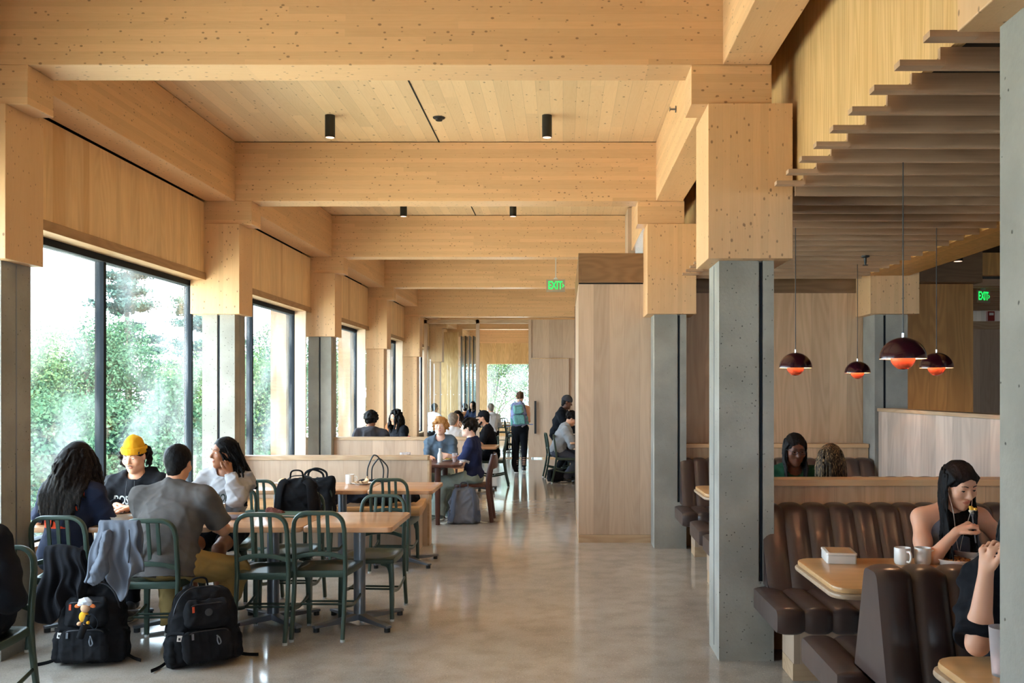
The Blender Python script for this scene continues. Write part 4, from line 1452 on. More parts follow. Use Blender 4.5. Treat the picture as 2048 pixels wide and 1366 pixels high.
class Human:
    def __init__(s, name, label, X, Y, face, h=.008, scale=.97, sit=.45, lean=6, twist=0, bulk=1.0, head=(0, 0, 0), arms=None, legs=None, hipz=None, female=False, cat='person', group=None, side_lean=0):
        s.h, s.k, s.bulk = h, scale, bulk
        k = scale
        s.root = thing(name, label, cat, (X, Y, 0), R(face), group)
        s.hip = A_(0, 0, hipz if hipz else (sit + .095 if sit else .93 * k))
        s.hip = A_(0, 0, (hipz if hipz else (sit + .095 if sit else .915 * k)))
        le, sd = R(lean), R(side_lean)
        s.up = unit(A_(math.sin(sd), math.sin(le), math.cos(le)))
        s.mid = s.hip + A_(0, .01, .22 * k) * 1.0 + A_(math.sin(sd) * .1, math.sin(le) * .13, 0)
        s.neck = s.hip + s.up * .475 * k
        tw = R(twist)
        rt = A_(math.cos(tw), math.sin(tw), -math.sin(sd))
        s.rt = unit(rt - s.up * (rt @ s.up))
        s.fw = np.cross(s.up, s.rt)
        sw = (.165 if female else .185) * bulk ** .6 * k
        s.sh = {i: s.neck - s.up * .055 * k + s.rt * sw * i for i in (1, -1)}
        s.Hm = rotm(*head)
        s.hc = s.neck + unit(s.up * .7 + A_(0, .12, .5)) * .175 * k + s.Hm[:, 1] * .018 * k + A_(0, .01, 0)
        s.female = female
        # arms
        arms = arms or {}
        s.arm = {}
        for i in (1, -1):
            d = dict(hand=(i * .16, .34, .76), pole=(i * .6, -.2, .5), dir=(-.4 * i, 1, 0), palm=(0, 0, -1), curl=.5, thumb=.5)
            d.update(arms.get(i, {}))
            tgt = np.asarray(d['hand'], float)
            el, wr = ik(s.sh[i], tgt, .285 * k, .25 * k, d['pole'])
            s.arm[i] = dict(el=el, wr=wr, d=d)
        s.leg = {}
        legs = legs or {}
        for i in (1, -1):
            if sit: d = dict(foot=(i * .12, .40, .075 * k), pole=(i * .2, 1.2, .9), toe=(i * .15, 1, 0))
            else: d = dict(foot=(i * .09, 0, .08 * k), pole=(i * .12, 2, .5), toe=(0, 1, 0))
            d.update(legs.get(i, {}))
            hj = s.hip + A_(i * .085 * k, 0, -.01)
            kn, an = ik(hj, d['foot'], .425 * k, .415 * k, d['pole'])
            s.leg[i] = dict(hj=hj, kn=kn, an=an, toe=unit(A_(*d['toe'])))

    def H(s, x, y, z):
        return s.hc + s.Hm @ (A_(x, y, z) * s.k)

    def torso(s, B, t=0.0, shoulders=True, low=True):
        k, b = s.k, s.bulk
        M = np.stack([s.rt, s.fw, s.up], 1)
        if low: B.ell(s.hip + s.up * .03 * k, A_(.165 * b ** .7 + t, .120 * b + t, .12 + t) * k, M, .03)
        B.ell(s.mid + s.fw * .01, A_((.135 if s.female else .150) * b + t, .108 * b + t, .17 + t) * k, M, .05)
        B.ell(s.neck - s.up * .16 * k + s.fw * .008, A_((.145 if s.female else .162) * b ** .7 + t, .108 * b ** .7 + t, .155 + t) * k, M, .05)
        if s.female:
            for i in (1, -1): B.ell(s.neck - s.up * .185 * k + s.fw * .085 * k + s.rt * .068 * i * k, (.058 + t) * k, None, .04)
        if shoulders:
            B.cone(s.sh[1] - s.rt * .02, s.sh[-1] + s.rt * .02, (.056 + t) * k, (.056 + t) * k, .05)
            for i in (1, -1):
                B.cone(s.neck + s.up * .012 * k - s.fw * .01, s.sh[i] + s.up * .005, (.050 + t * .8) * k, (.050 + t) * k, .04)

    def body(s, mat, lips=True, hands=True):
        B = Blob(s.h)
        k = s.k
        s.torso(B, -.008)
        m = s.bulk ** .5
        for i in (1, -1):
            a = s.arm[i]
            B.chain([s.sh[i], s.sh[i] * .5 + a['el'] * .5, a['el']], [.048 * k * m, .045 * k * m, .037 * k * m], .03)
            u = unit(a['wr'] - a['el'])
            B.chain([a['el'], a['el'] + (a['wr'] - a['el']) * .28, a['wr']], [.037 * k * m, .040 * k * m, .025 * k], .02)
            d = a['d']
            if hands:
                hd = d['dir'] if d['dir'] is not None else u
                s.arm[i]['hf'] = hand(B, a['wr'], A_(*hd), A_(*d['palm']), k * (.93 if s.female else 1.0), i, d['curl'], d['thumb'])
            L = s.leg[i]
            B.chain([L['hj'], L['hj'] * .55 + L['kn'] * .45, L['kn']], [.085 * k, .074 * k, .052 * k], .03)
            B.chain([L['kn'], L['kn'] + (L['an'] - L['kn']) * .3, L['an']], [.050 * k, .052 * k, .034 * k], .02)
            B.cone(L['an'] - A_(0, 0, .04 * k), L['an'] + L['toe'] * .13 * k - A_(0, 0, .05 * k), .030 * k, .026 * k, .02)
        # neck and head
        B.cone(s.neck - s.up * .05 * k, s.H(0, -.022, -.055), .058 * k * m, .052 * k * m, .03)
        M = s.Hm
        B.ell(s.H(0, -.014, .034), A_(.076, .096, .088) * k, M, .02)
        B.ell(s.H(0, .018, -.030), A_(.061, .070, .080) * k, M, .03)
        B.cone(s.H(.038, .020, -.072), s.H(0, .058, -.096), .022 * k, .022 * k, .03)
        B.cone(s.H(-.038, .020, -.072), s.H(0, .058, -.096), .022 * k, .022 * k, .03)
        B.cone(s.H(-.032, .074, .030), s.H(.032, .074, .030), .013 * k, .013 * k, .02)
        for i in (1, -1):
            B.ell(s.H(i * .042, .060, -.022), .024 * k, None, .025)
            B.ell(s.H(i * .031, .094, .010), A_(.019, .014, .012) * k, M, .012, '-')
            B.ell(s.H(i * .077, -.006, -.004), A_(.009, .019, .031) * k, rotm(0) if False else M, .008)
            B.ell(s.H(i * .032, .071, .010), A_(.0165, .014, .0115) * k, M, .004)
            B.ell(s.H(i * .011, .093, -.030), A_(.008, .009, .007) * k, M, .006)
        B.cone(s.H(0, .082, .016), s.H(0, .106, -.024), .0085 * k, .0125 * k, .010)
        B.ell(s.H(0, .087, -.056), A_(.024, .009, .0055) * k, M, .006)
        B.ell(s.H(0, .084, -.066), A_(.019, .010, .0065) * k, M, .006)
        B.ell(s.H(0, .098, -.0605), A_(.022, .008, .0016) * k, M, .003, '-')
        mats, pick = [mat], None
        if lips:
            lm = bpy.data.materials[mat.name + '_lips'] if mat.name + '_lips' in bpy.data.materials else None
            if lm is None:
                c = mat.node_tree.nodes['Principled BSDF'].inputs['Base Color']
                base = mat['tone']
                lm = plain(mat.name + '_lips', (base[0] * .82, base[1] * .50, base[2] * .50, 1), .4)
            mats.append(lm)
            c0, Mi, kk = s.H(0, .090, -.0605), s.Hm, s.k
            def pick(c):
                q = (c - c0) @ Mi / kk
                return (((q / A_(.023, .02, .0115)) ** 2).sum(1) < 1)
        o = B.make('body', mats, s.root, pick=pick)
        # eyes and brows
        if s.h <= .0115:
            for i in (1, -1):
                dn = getattr(s, 'gaze', 0.0)
                e = MB().ball((0, 0, 0), (.0128 * k, .0118 * k, (.0068 - .003 * dn) * k), 16, 10)
                e.ball((0, .0072 * k, -.0008 * k - .002 * dn * k), (.0058 * k, .0050 * k, (.0056 - .0025 * dn) * k), 12, 8)
                n_ = len(MB().ball((0, 0, 0), 1, 16, 10).f)
                eo = e.make('eye', [M_eye, M_iris], s.root, True, weld=False)
                eo.data.polygons.foreach_set('material_index', np.array([0 if q < n_ and dn < .9 else 1 for q in range(len(eo.data.polygons))], np.int32))
                eo.matrix_local = Matrix.Translation(Vector(s.H(i * .032, .0755, .010 - .003 * dn))) @ Matrix(s.Hm.tolist()).to_4x4()
                MB().tube([tuple(s.H(i * x, y, z)) for x, y, z in ((.014, .0895, .031), (.031, .0885, .0365), (.047, .0775, .032))], lambda q: (.0034 - .0018 * q) * k, n=6).make('eyebrow', s.brow if hasattr(s, 'brow') else M_brow, s.root, True)
        return o

    # ---- clothing
    def top(s, mat, name='shirt', sleeve=.5, t=.016, hood=False, hem=.0, wr=.009, wf=25.0, pick=None, neckline=None, seed=1, collar=False, cuffs=True):
        """sleeve: 0 none, .5 to mid upper arm, 1 elbow, 2 wrist"""
        B = Blob(s.h)
        k, m = s.k, s.bulk ** .5
        s.torso(B, t, shoulders=sleeve > 0)
        if sleeve <= 0:
            for i in (1, -1):
                B.cone(s.neck - s.up * .02 * k + s.rt * .075 * i * k, s.neck - s.up * .15 * k + s.rt * .10 * i * k, .040 * k, .06 * k, .02)
        lo = s.hip - s.up * hem * k
        B.cone(s.mid, lo, .140 * k * m, (.160 + t) * k * m, .04, flat=(0, 1), sq=(s.fw, .86)) if hem else None
        for i in (1, -1):
            a = s.arm[i]
            if sleeve <= 0: continue
            if sleeve <= 1:
                e = s.sh[i] + (a['el'] - s.sh[i]) * min(.98, sleeve + .18)
                B.cone(s.sh[i], e, (.053 + t) * k * m, (.054 + t) * k * m, .03, flat=(0, 1))
            else:
                B.chain([s.sh[i], a['el']], [(.053 + t) * k * m, (.046 + t) * k * m], .03)
                e = a['el'] + (a['wr'] - a['el']) * (sleeve - 1) * .97
                B.chain([a['el'], a['el'] * .45 + e * .55], [(.046 + t) * k * m, (.044 + t) * k * m], .02)
                B.cone(a['el'] * .45 + e * .55, e, (.044 + t) * k * m, (.029 + t * .9) * k, .02, flat=(0, 1))
        if hood:
            for q in range(9):
                an = R(-15 + 210 * q / 8)
                c = s.neck + s.up * .035 * k + s.rt * .088 * k * math.cos(an) - s.fw * .075 * k * math.sin(an) - s.up * (.03 * k if q in (0, 8) else 0)
                B.ell(c, A_(.038, .036, .030) * k, None, .03)
            B.ell(s.neck - s.fw * .105 * k - s.up * .05 * k, A_(.10, .045, .085) * k, np.stack([s.rt, s.fw, s.up], 1), .03)
        elif collar:
            for q in range(8):
                an = R(-40 + 260 * q / 7)
                c = s.neck + s.up * .018 * k + s.rt * .064 * k * math.cos(an) - s.fw * .060 * k * math.sin(an)
                B.ell(c, A_(.018, .018, .022) * k, None, .02)
        # neck opening
        if not hood: B.cone(s.neck - s.up * .03 * k + s.fw * .02 * k, s.neck + s.up * .15 * k + s.fw * .045 * k, (neckline or .060) * k, .085 * k, .008, op='-')
        else: B.cone(s.neck + s.fw * .02 * k, s.neck + s.up * .15 * k + s.fw * .05 * k, .058 * k, .08 * k, .01, op='-')
        return B.make(name, mat, s.root, wr=wr, wf=wf, seed=seed, pick=pick)

    def pants(s, mat, name='trousers', length=1.0, t=.014, loose=.0, wr=.006, seed=3):
        B = Blob(s.h)
        k = s.k
        M = np.stack([s.rt, s.fw, s.up], 1)
        B.ell(s.hip + s.up * .0 * k, A_(.168 + t, .125 * s.bulk + t, .115 + t) * k, M, .03)
        for i in (1, -1):
            L = s.leg[i]
            if length <= .5:
                e = L['hj'] + (L['kn'] - L['hj']) * length * 2
                B.cone(L['hj'], e, (.09 + t) * k, (.072 + t) * k, .03, flat=(0, 1))
            else:
                B.chain([L['hj'], L['kn']], [(.09 + t) * k, (.060 + t + loose * .6) * k], .03)
                e = L['kn'] + (L['an'] - L['kn']) * min(1, (length - .5) * 2)
                B.cone(L['kn'], e, (.060 + t + loose * .6) * k, (.045 + t + loose) * k, .025, flat=(0, 1))
        return B.make(name, mat, s.root, wr=wr, seed=seed)

    def shoes(s, mat, sole=None, sides=(1, -1)):
        for i in sides:
            L = s.leg[i]
            B = Blob(min(s.h, .008))
            a, t, k = L['an'], L['toe'], s.k
            gz = a[2] - .075 * k
            f0 = A_(a[0], a[1], 0)
            B.cone(f0 - t * .035 * k + A_(0, 0, gz + .048 * k), f0 + t * .10 * k + A_(0, 0, gz + .042 * k), .042 * k, .040 * k, .03)
            B.cone(f0 + t * .08 * k + A_(0, 0, gz + .036 * k), f0 + t * .165 * k + A_(0, 0, gz + .034 * k), .040 * k, .032 * k, .03)
            B.cone(a + A_(0, 0, .005), f0 + A_(0, 0, gz + .05 * k), .040 * k, .042 * k, .02)
            B.cut((0, 0, gz + .004), (0, 0, -1))
            o = B.make('shoe', mat, s.root)
            if sole:
                n_ = A_(-t[1], t[0], 0)
                S = Blob(min(s.h, .008))
                S.cone(f0 - t * .04 * k + A_(0, 0, gz + .018), f0 + t * .165 * k + A_(0, 0, gz + .018), .044 * k, .036 * k, .01)
                S.cut((0, 0, gz + .026), (0, 0, 1)); S.cut((0, 0, gz + .002), (0, 0, -1))
                S.make('sole', sole, o)

    # ---- hair and hats
    def hair(s, mat, style='short', seed=0, n=60, length=.3, puff=0.0, fringe=False):
        k = s.k
        g = np.random.default_rng(seed)
        B = Blob(min(s.h, .009))
        M = s.Hm
        B.ell(s.H(0, -.018, .040), (A_(.084, .101, .092) + puff) * k, M, .01)
        if style == 'short':
            B.cone(s.H(0, -.045, -.02), s.H(0, -.050, -.055), .066 * k, .052 * k, .02)
        if style == 'mop':
            for i in range(46):
                d = unit(g.normal(0, 1, 3) * A_(1, 1, .8) + A_(0, -.15, .35))
                p = A_(0, -.015, .035) + d * A_(.085, .100, .092)
                q = p + unit(d * .5 + A_(0, .2, -.8) + g.normal(0, .4, 3)) * .06
                B.cone(s.H(*p), s.H(*q), .020 * k, .010 * k, .012)
        if style == 'curly':
            for i in range(n):
                d = unit(g.normal(0, 1, 3) + A_(0, -.25, .5))
                p = A_(0, -.018, .040) + d * (A_(.088, .102, .094) + puff)
                B.ell(s.H(*p), g.uniform(.014, .024) * k, None, .008)
        # open the face
        B.ell(s.H(0, .098, -.030), A_(.066, .066, .107 if not fringe else .070) * k, M, .012, '-')
        B.ell(s.H(0, .05, -.09), A_(.085, .075, .075) * k, M, .012, '-')
        if style in ('short', 'curly'):
            for i in (1, -1): B.ell(s.H(i * .085, .022, -.030), A_(.03, .05, .045) * k, M, .01, '-')
        if fringe:
            for i in range(9):
                x = -.062 + .0155 * i
                B.cone(s.H(x, .066 - abs(x) * .35, .085), s.H(x * 1.12 + .006, .090 - abs(x) * .45, .040 - g.uniform(0, .012)), .016 * k, .007 * k, .01)
        o = B.make('hair', mat, s.root, wr=.002 if style != 'curly' else .003, wf=90, seed=seed)
        return o

    def locks(s, mat, n=60, length=.35, r=.011, seed=0, wave=.012, front=.2, spread=1.0, tip=.45, gather=None, name='hair_lengths', bias=0.0, k_=.006, out=.0, az=None):
        """strands falling from the scalp, kept outside the shoulders"""
        k = s.k
        g = np.random.default_rng(seed)
        B = Blob(min(s.h, .0055 if s.h <= .008 else .008))
        for i in range(n):
            if az: a = R(g.uniform(*az))
            else: a = R(g.uniform(35 - 60 * front, 325 + 60 * front) + 90)      # 90 = straight ahead is left open
            z = g.uniform(-.02, .075)
            rad = math.sqrt(max(.05, 1 - ((z - .035) / .10) ** 2))
            p = A_(.086 * math.cos(a) * rad, -.018 + .102 * math.sin(a) * rad, z)
            P = [s.H(*p)]
            L = length * g.uniform(.7, 1.05)
            steps = 7
            ph = g.uniform(0, 6.3)
            od = s.Hm @ unit(A_(math.cos(a), math.sin(a), 0)) + A_(bias, 0, 0)
            for q in range(1, steps + 1):
                t = q / steps
                w_ = wave * math.sin(ph + t * 9)
                c = P[0] + A_(0, 0, -L * t) * 1.0 + od * (out * t + .018 * math.sin(t * 3.1) * spread + w_) + A_(wave * math.cos(ph + t * 8), 0, 0)
                if gather is not None:
                    G = A_(*gather)
                    c = c * (1 - t * .8) + (G + A_(0, 0, -max(0, L * (t - .5)))) * t * .8
                # keep off the shoulders and the back
                rel = c - s.neck
                hgt = rel @ s.up
                if hgt < .06:
                    side = rel @ s.rt; dep = rel @ s.fw
                    lim = .118 * k
                    if dep < 0 and dep > -lim: c = c + s.fw * (-lim - dep) * min(1, (.06 - hgt) / .12)
                    elif dep >= 0 and dep < lim: c = c + s.fw * (lim - dep) * min(1, (.06 - hgt) / .12)
                P.append(c)
            B.chain(P, [r * k * (1 - (1 - tip) * q / steps) for q in range(steps + 1)], k_)
        return B.make(name, mat, s.root, smooth=0)


def parted(P, mat, n=18, length=.36, seed=0, r=.0065, front_only=1.3, wave=.003):
    """strands swept from a centre parting over the temples and down"""
    g = np.random.default_rng(seed)
    B = Blob(.0055 if P.h <= .008 else .008)
    for i in (1, -1):
        for q in range(n):
            t = q / (n - 1)
            y = .078 - .10 * t
            zt = .034 + .094 * math.sqrt(max(0, 1 - ((y + .016) / .104) ** 2))
            p = [(i * .004, y, zt), (i * .040, y * .96 - .004, zt - .014), (i * .070, y * .80 - .012, .062 + .02 * t), (i * .085, y * .55 - .022, .015), (i * .088, y * .45 - .026, -.045)]
            p = [P.H(*c) for c in p]
            L = length * g.uniform(.75, 1.05)
            fwd = max(0, 1 - t / front_only)
            for w_ in (.3, .65, 1.0):
                c = p[4] + A_(0, 0, -L * w_) + P.fw * (.045 + .05 * fwd) * w_ * (1 if fwd > 0 else -1) - P.rt * i * .012 * w_ + A_(wave * math.sin(9 * w_ + q), 0, 0)
                rel = c - P.neck
                if rel @ P.up < .05:
                    dep = rel @ P.fw
                    if abs(dep) < .125: c = c + P.fw * ((.125 if fwd > 0 else -.125) - dep)
                p.append(c)
            B.chain(p, [r * P.k * v for v in (.7, 1, 1.1, 1.1, 1, .9, .75, .45)], .003)
    return B.make('parted_hair', mat, P.root, smooth=0)


def skin_t(name, r, g, b):
    c = srgb(r, g, b)
    m = skin(name, c)
    m['tone'] = list(c[:3])
    return m


M_eye = plain('eye_white', srgb(224, 220, 214), .25)
M_iris = plain('dark_iris', (0.02, .012, .008, 1), .2)
M_brow = plain('dark_brow', (0.018, .012, .009, 1), .7)
S_light = skin_t('fair_skin', 218, 168, 138)
S_pale = skin_t('pale_skin', 226, 186, 164)
S_tan = skin_t('tan_skin', 206, 154, 122)
S_brown = skin_t('brown_skin', 142, 94, 66)
S_deep = skin_t('deep_brown_skin', 104, 66, 48)
H_black = hairm('black_hair', (0.006, .005, .005, 1), (0.02, .018, .018, 1), .40)
H_dkbr = hairm('dark_brown_hair', (0.008, .005, .004, 1), (0.030, .019, .013, 1), .45)
H_red = hairm('strawberry_blond_hair', srgb(158, 112, 66), srgb(212, 168, 112))
H_brn = hairm('brown_hair', srgb(74, 50, 34), srgb(122, 86, 58))
H_grey = hairm('grey_hair', srgb(118, 104, 92), srgb(170, 156, 142))
H_mix = hairm('streaked_braids', srgb(36, 28, 22), srgb(170, 140, 100))

C_navy = cloth('navy_jersey', srgb(36, 42, 62))
C_orange = cloth('orange_red_jersey', srgb(214, 70, 36))
C_blk = cloth('black_fleece', srgb(26, 26, 30))
C_blk2 = cloth('soft_black_cotton', srgb(24, 25, 30))
C_grey = cloth('charcoal_jersey', srgb(92, 87, 85))
C_hood = cloth('pale_grey_fleece', srgb(160, 158, 160))
C_khaki = cloth('khaki_twill', srgb(160, 134, 86))
C_shorts = cloth('slate_twill', srgb(74, 78, 90))
C_teal = cloth('slate_blue_jersey', srgb(82, 96, 110))
C_jean = cloth('pale_washed_denim', srgb(146, 158, 150))
C_char = cloth('charcoal_fleece', srgb(64, 62, 66))
C_white = cloth('white_cotton', srgb(206, 204, 206))
C_rust = cloth('rust_cotton', srgb(146, 92, 56))
C_tank = cloth('slate_knit', srgb(96, 100, 112), fold=.5)
C_green = cloth('deep_green_knit', srgb(24, 62, 44))
C_mgrey = cloth('grey_melange', srgb(150, 150, 152))
C_beanie = cloth('mustard_knit', srgb(218, 158, 36), scale=700)
C_sock = cloth('white_sock', srgb(220, 218, 214))
M_shoe = plain('dark_shoe', srgb(34, 34, 38), .5)
M_shoeg = plain('grey_green_shoe', srgb(112, 124, 116), .6)
M_sole = plain('white_sole', srgb(208, 204, 196), .6)


def chest_text(P, shirt, txt, size, color_m, below, sx=.8, shift=0.0, name='lettering'):
    """letters laid onto the chest"""
    from mathutils.bvhtree import BVHTree
    me = text_mesh(txt, size, 0, sx)
    bm = bmesh.new(); bm.from_mesh(me)
    bmesh.ops.triangulate(bm, faces=bm.faces)
    bmesh.ops.subdivide_edges(bm, edges=bm.edges, cuts=1)
    bm.to_mesh(me); bm.free()
    tree_ = BVHTree.FromPolygons([v.co for v in shirt.data.vertices], [tuple(p.vertices) for p in shirt.data.polygons])
    c = P.neck - P.up * below * P.k
    for v in me.vertices:
        o = Vector(c - P.rt * (v.co.x + shift) + P.up * v.co.y + P.fw * .165)
        hit = tree_.ray_cast(o, Vector(-P.fw))
        p = hit[0] if hit[0] else Vector(c - P.rt * v.co.x + P.up * v.co.y + P.fw * .13)
        v.co = p + Vector(P.fw) * .0035
    return link(name, me, color_m, shirt)


# ---------------------------------------------------------------- the front table
P = Human('person', 'person with very long dark wavy hair in a navy top at the front table', -3.27, 6.08, -4, h=.007, lean=11, female=True, bulk=.96,
          arms={1: dict(hand=(.10, .36, .765), pole=(.5, -.2, .4), dir=(-.5, .8, 0)), -1: dict(hand=(-.14, .34, .765))}, legs={1: dict(foot=(.16, .34, .07)), -1: dict(foot=(-.12, .38, .07))}, head=(-8, -8, 0))
P.body(S_brown)
def band(c): return ((c[:, 2] > .735) & (c[:, 2] < .875) & (c[:, 1] < -.03) & (c[:, 0] < .07 + .1 * np.sin(c[:, 2] * 30))) | ((c[:, 2] > .93) & (c[:, 2] < .965) & (c[:, 0] > .07) & (c[:, 0] < .13) & (c[:, 1] < .02))
P.top([C_navy, C_orange], 'tee_shirt', .55, .020, pick=band, hem=.05)
P.pants(C_shorts, 'shorts', .42)
P.shoes(M_shoe, M_sole)
P.hair(H_dkbr, 'long', seed=3, puff=.004)
P.locks(H_dkbr, 380, .43, .0065, seed=4, wave=.014, front=.1, spread=1.6, out=.06, bias=-.25, k_=.009)

P = Human('person', 'man in a mustard beanie and black lettered hoodie facing the camera', -3.29, 7.24, 178, h=.006, lean=9, hipz=.505, bulk=1.12,
          arms={1: dict(hand=(.02, .36, .775), pole=(.7, -.1, .5), dir=(-.9, .35, -.05), palm=(0, .2, -1), curl=.7), -1: dict(hand=(-.12, .40, .765), dir=(.9, .4, 0))}, head=(0, -14, 0))
P.gaze = .4
P.body(S_light)
sh = P.top(C_blk, 'hoodie', 2, .026, hood=True, wr=.012)
P.pants(C_blk2)
P.shoes(M_shoe, M_sole)
P.hair(H_dkbr, 'short', seed=5)
P.locks(H_dkbr, 60, .10, .010, seed=6, wave=.012, front=-1.0, spread=1.1, out=.015)
B = Blob(.007)
B.ell(P.H(0, -.014, .052), A_(.084, .101, .124) * P.k, P.Hm, .01)
B.cut(P.H(0, .0, .034), -P.Hm[:, 2] + P.Hm[:, 1] * -.10)
bn = B.make('beanie', C_beanie, P.root, wr=.004, wf=40)
B = Blob(.007)
for q in range(24):
    a, b = R(15 * q), R(15 * q + 15)
    B.cone(P.H(.083 * math.cos(a), -.012 + .101 * math.sin(a), .056 + .008 * math.sin(a)), P.H(.083 * math.cos(b), -.012 + .101 * math.sin(b), .056 + .008 * math.sin(b)), .0105, .0105, .006, sq=(P.Hm[:, 2], 2.5))
B.make('beanie_cuff', C_beanie, bn)
MB().box(-.009, .009, -.002, .002, -.008, .008).make('label', C_blk2, bn, loc=tuple(P.H(-.068, .062, .050)))
MB().tube([tuple(P.H(x, .092 - abs(x) * .25, -.047 - abs(x) * .25)) for x in (-.02, -.01, 0, .01, .02)], .0026, n=6).make('moustache', M_brow, P.root, True)
M_letter = cloth('cream_felt_letters', srgb(206, 202, 196), fold=0)
chest_text(P, sh, 'BOSTON', .090, M_letter, .155, .74)
for i in (1, -1):
    MB().tube([tuple(P.neck + P.fw * .115 + P.rt * .03 * i), tuple(P.neck + P.fw * .155 + P.rt * .035 * i - P.up * .13)], .0032, n=6).make('drawstring', M_black, sh, True)

P = Human('person', 'broad man in a charcoal polo and khaki trousers, back to the camera', -2.51, 5.86, 2, h=.006, lean=15, bulk=1.22,
          arms={1: dict(hand=(.10, .40, .765), pole=(.7, -.05, .50), dir=(-.8, .6, 0)), -1: dict(hand=(-.08, .40, .765), pole=(-.45, -.2, .4), dir=(.7, .7, 0))},
          legs={1: dict(foot=(.24, .16, .075), pole=(.9, .9, .7)), -1: dict(foot=(-.08, .30, .075), pole=(-.3, 1.2, .8))}, head=(-4, -12, 0))
P.body(S_tan)
P.top(C_grey, 'polo_shirt', .62, .020, collar=True, wr=.007, wf=27, seed=8, hem=.10)
P.pants(C_khaki, loose=.012, wr=.009, t=.022)
P.shoes(M_shoe, M_sole)
P.hair(H_black, 'short', seed=9, puff=.003)

P = Human('person', 'young woman with long braids in a pale grey lettered hoodie, cheek resting on her hand', -2.63, 7.24, 176, h=.007, lean=9, female=True, scale=.95,
          arms={-1: dict(hand=(-.120, .215, 1.005), pole=(-.30, .55, .55), dir=(.25, -.1, 1), palm=(.8, -.5, 0), curl=1.1), 1: dict(hand=(.12, .42, .775), pole=(.6, 0, .5), dir=(-.5, .8, .05), palm=(-.9, 0, -.3), curl=.8)},
          legs={1: dict(foot=(.12, .30, .07)), -1: dict(foot=(-.10, .34, .07))}, head=(-2, -3, 6), side_lean=-4)
# head turned to her own right
P.Hm = rotm(-42, -2, -6)
P.hc = P.neck + unit(P.up * .7 + A_(0, .12, .5)) * .165 + P.Hm[:, 1] * .018
P.body(S_brown)
sh = P.top(C_hood, 'hoodie', 2, .022, hood=True, wr=.013, seed=12)
P.pants(C_blk2, 'shorts', .34)
P.shoes(M_shoe, M_sole)
P.hair(H_black, 'long', seed=13)
P.locks(H_black, 54, .30, .0062, seed=14, wave=.012, front=-.05, spread=.8, tip=.8, gather=(-.235, -.03, 1.0), k_=.002, name='braids')
P.locks(H_black, 20, .42, .0075, seed=15, wave=.022, spread=.9, tip=.8, gather=(-.25, .06, .98), k_=.002, name='braids')
M_dgreen = cloth('dark_letters', srgb(48, 62, 58), fold=0)
chest_text(P, sh, 'DARTMOUTH', .078, M_dgreen, .165, .62)

P = Human('person', 'person in black with long dark hair, cut off by the left picture edge', -2.89, 4.55, 180, h=.010, lean=19, hipz=.52, female=True, bulk=1.1, arms={-1: dict(hand=(-.1, .3, .765))})
P.body(S_brown, lips=False)
P.top(C_blk2, 'sweater', 2, .03, wr=.008)
P.pants(C_blk2, loose=.02)
P.shoes(M_shoe, M_sole)
P.hair(H_dkbr, 'long', seed=21)
P.locks(H_dkbr, 70, .36, .013, seed=22, wave=.01, front=0, out=.02)

# ---------------------------------------------------------------- the dark wood table
P = Human('person', 'blond young man in a slate blue tee behind the dark table', -1.63, 12.36, 182, h=.009, lean=6, bulk=.80, scale=.95,
          arms={1: dict(hand=(.10, .36, .765), pole=(.32, -.3, .5)), -1: dict(hand=(-.10, .38, .765), dir=(.6, .8, 0), pole=(-.32, -.3, .5))}, head=(-2, 0, -3))
P.brow = plain('fair_brow', srgb(150, 100, 66), .7)
P.body(S_pale)
P.top(C_teal, 'tee_shirt', .72, .022, wr=.010)
P.pants(C_jean, loose=.03)
P.shoes(M_shoeg, M_sole)
P.hair(H_red, 'mop', seed=24, fringe=True)

P = Human('person', 'dark-haired boy in a navy polo with white cuffs, side-on at the dark table', -1.13, 11.70, 84, h=.009, lean=2, scale=.95,
          arms={1: dict(hand=(.10, .36, .80), dir=(-.1, 1, .1), palm=(-1, .1, 0), curl=.9), -1: dict(hand=(-.10, .34, .68), pole=(-.4, -.3, .5), dir=(.4, .9, 0))},
          legs={1: dict(foot=(.10, .52, .07), pole=(.3, 1, .8)), -1: dict(foot=(-.14, .42, .07), pole=(-.3, 1, .8))}, head=(0, 2, 0))
P.body(S_pale)
def cuff(c):
    r_ = np.zeros(len(c), bool)
    for i in (1, -1):
        a = P.arm[i]; u = a['el'] - P.sh[i]
        t_ = ((c - P.sh[i]) @ u) / (u @ u)
        r_ |= (t_ > .66) & (t_ < .80) & (np.linalg.norm(c - P.sh[i] - t_[:, None] * u, axis=1) < .078)
    return r_
P.top([C_navy2 if 'C_navy2' in globals() else cloth('bright_navy_pique', srgb(40, 46, 78)), C_white], 'polo_shirt', .58, .020, collar=True, pick=cuff)
P.pants(C_jean, loose=.04, wr=.010)
P.shoes(M_shoeg, M_sole)
P.hair(H_dkbr, 'mop', seed=31, puff=.006)

# ---------------------------------------------------------------- beyond the farther half wall
P = Human('person', 'person with curly black hair in a charcoal hoodie, back to the room by the window', -2.98, 14.30, 4, h=.012, lean=6, bulk=1.15)
P.body(S_brown, lips=False)
P.top(C_char, 'hoodie', 2, .03, hood=True, wr=.008)
P.pants(C_blk2)
P.shoes(M_shoe)
P.hair(H_black, 'curly', seed=41, n=130, puff=.016)

P = Human('person', 'woman with long black curls in a dark jacket, turned toward the window', -2.75, 15.80, 130, h=.011, lean=8, female=True, head=(8, -4, 0))
P.body(S_tan)
P.top(C_blk2, 'jacket', 2, .026)
P.pants(C_blk2)
P.shoes(M_shoe)
P.hair(H_black, 'curly', seed=43, n=90, puff=.008)
P.locks(H_black, 60, .26, .014, seed=44, wave=.016, out=.03, front=0)

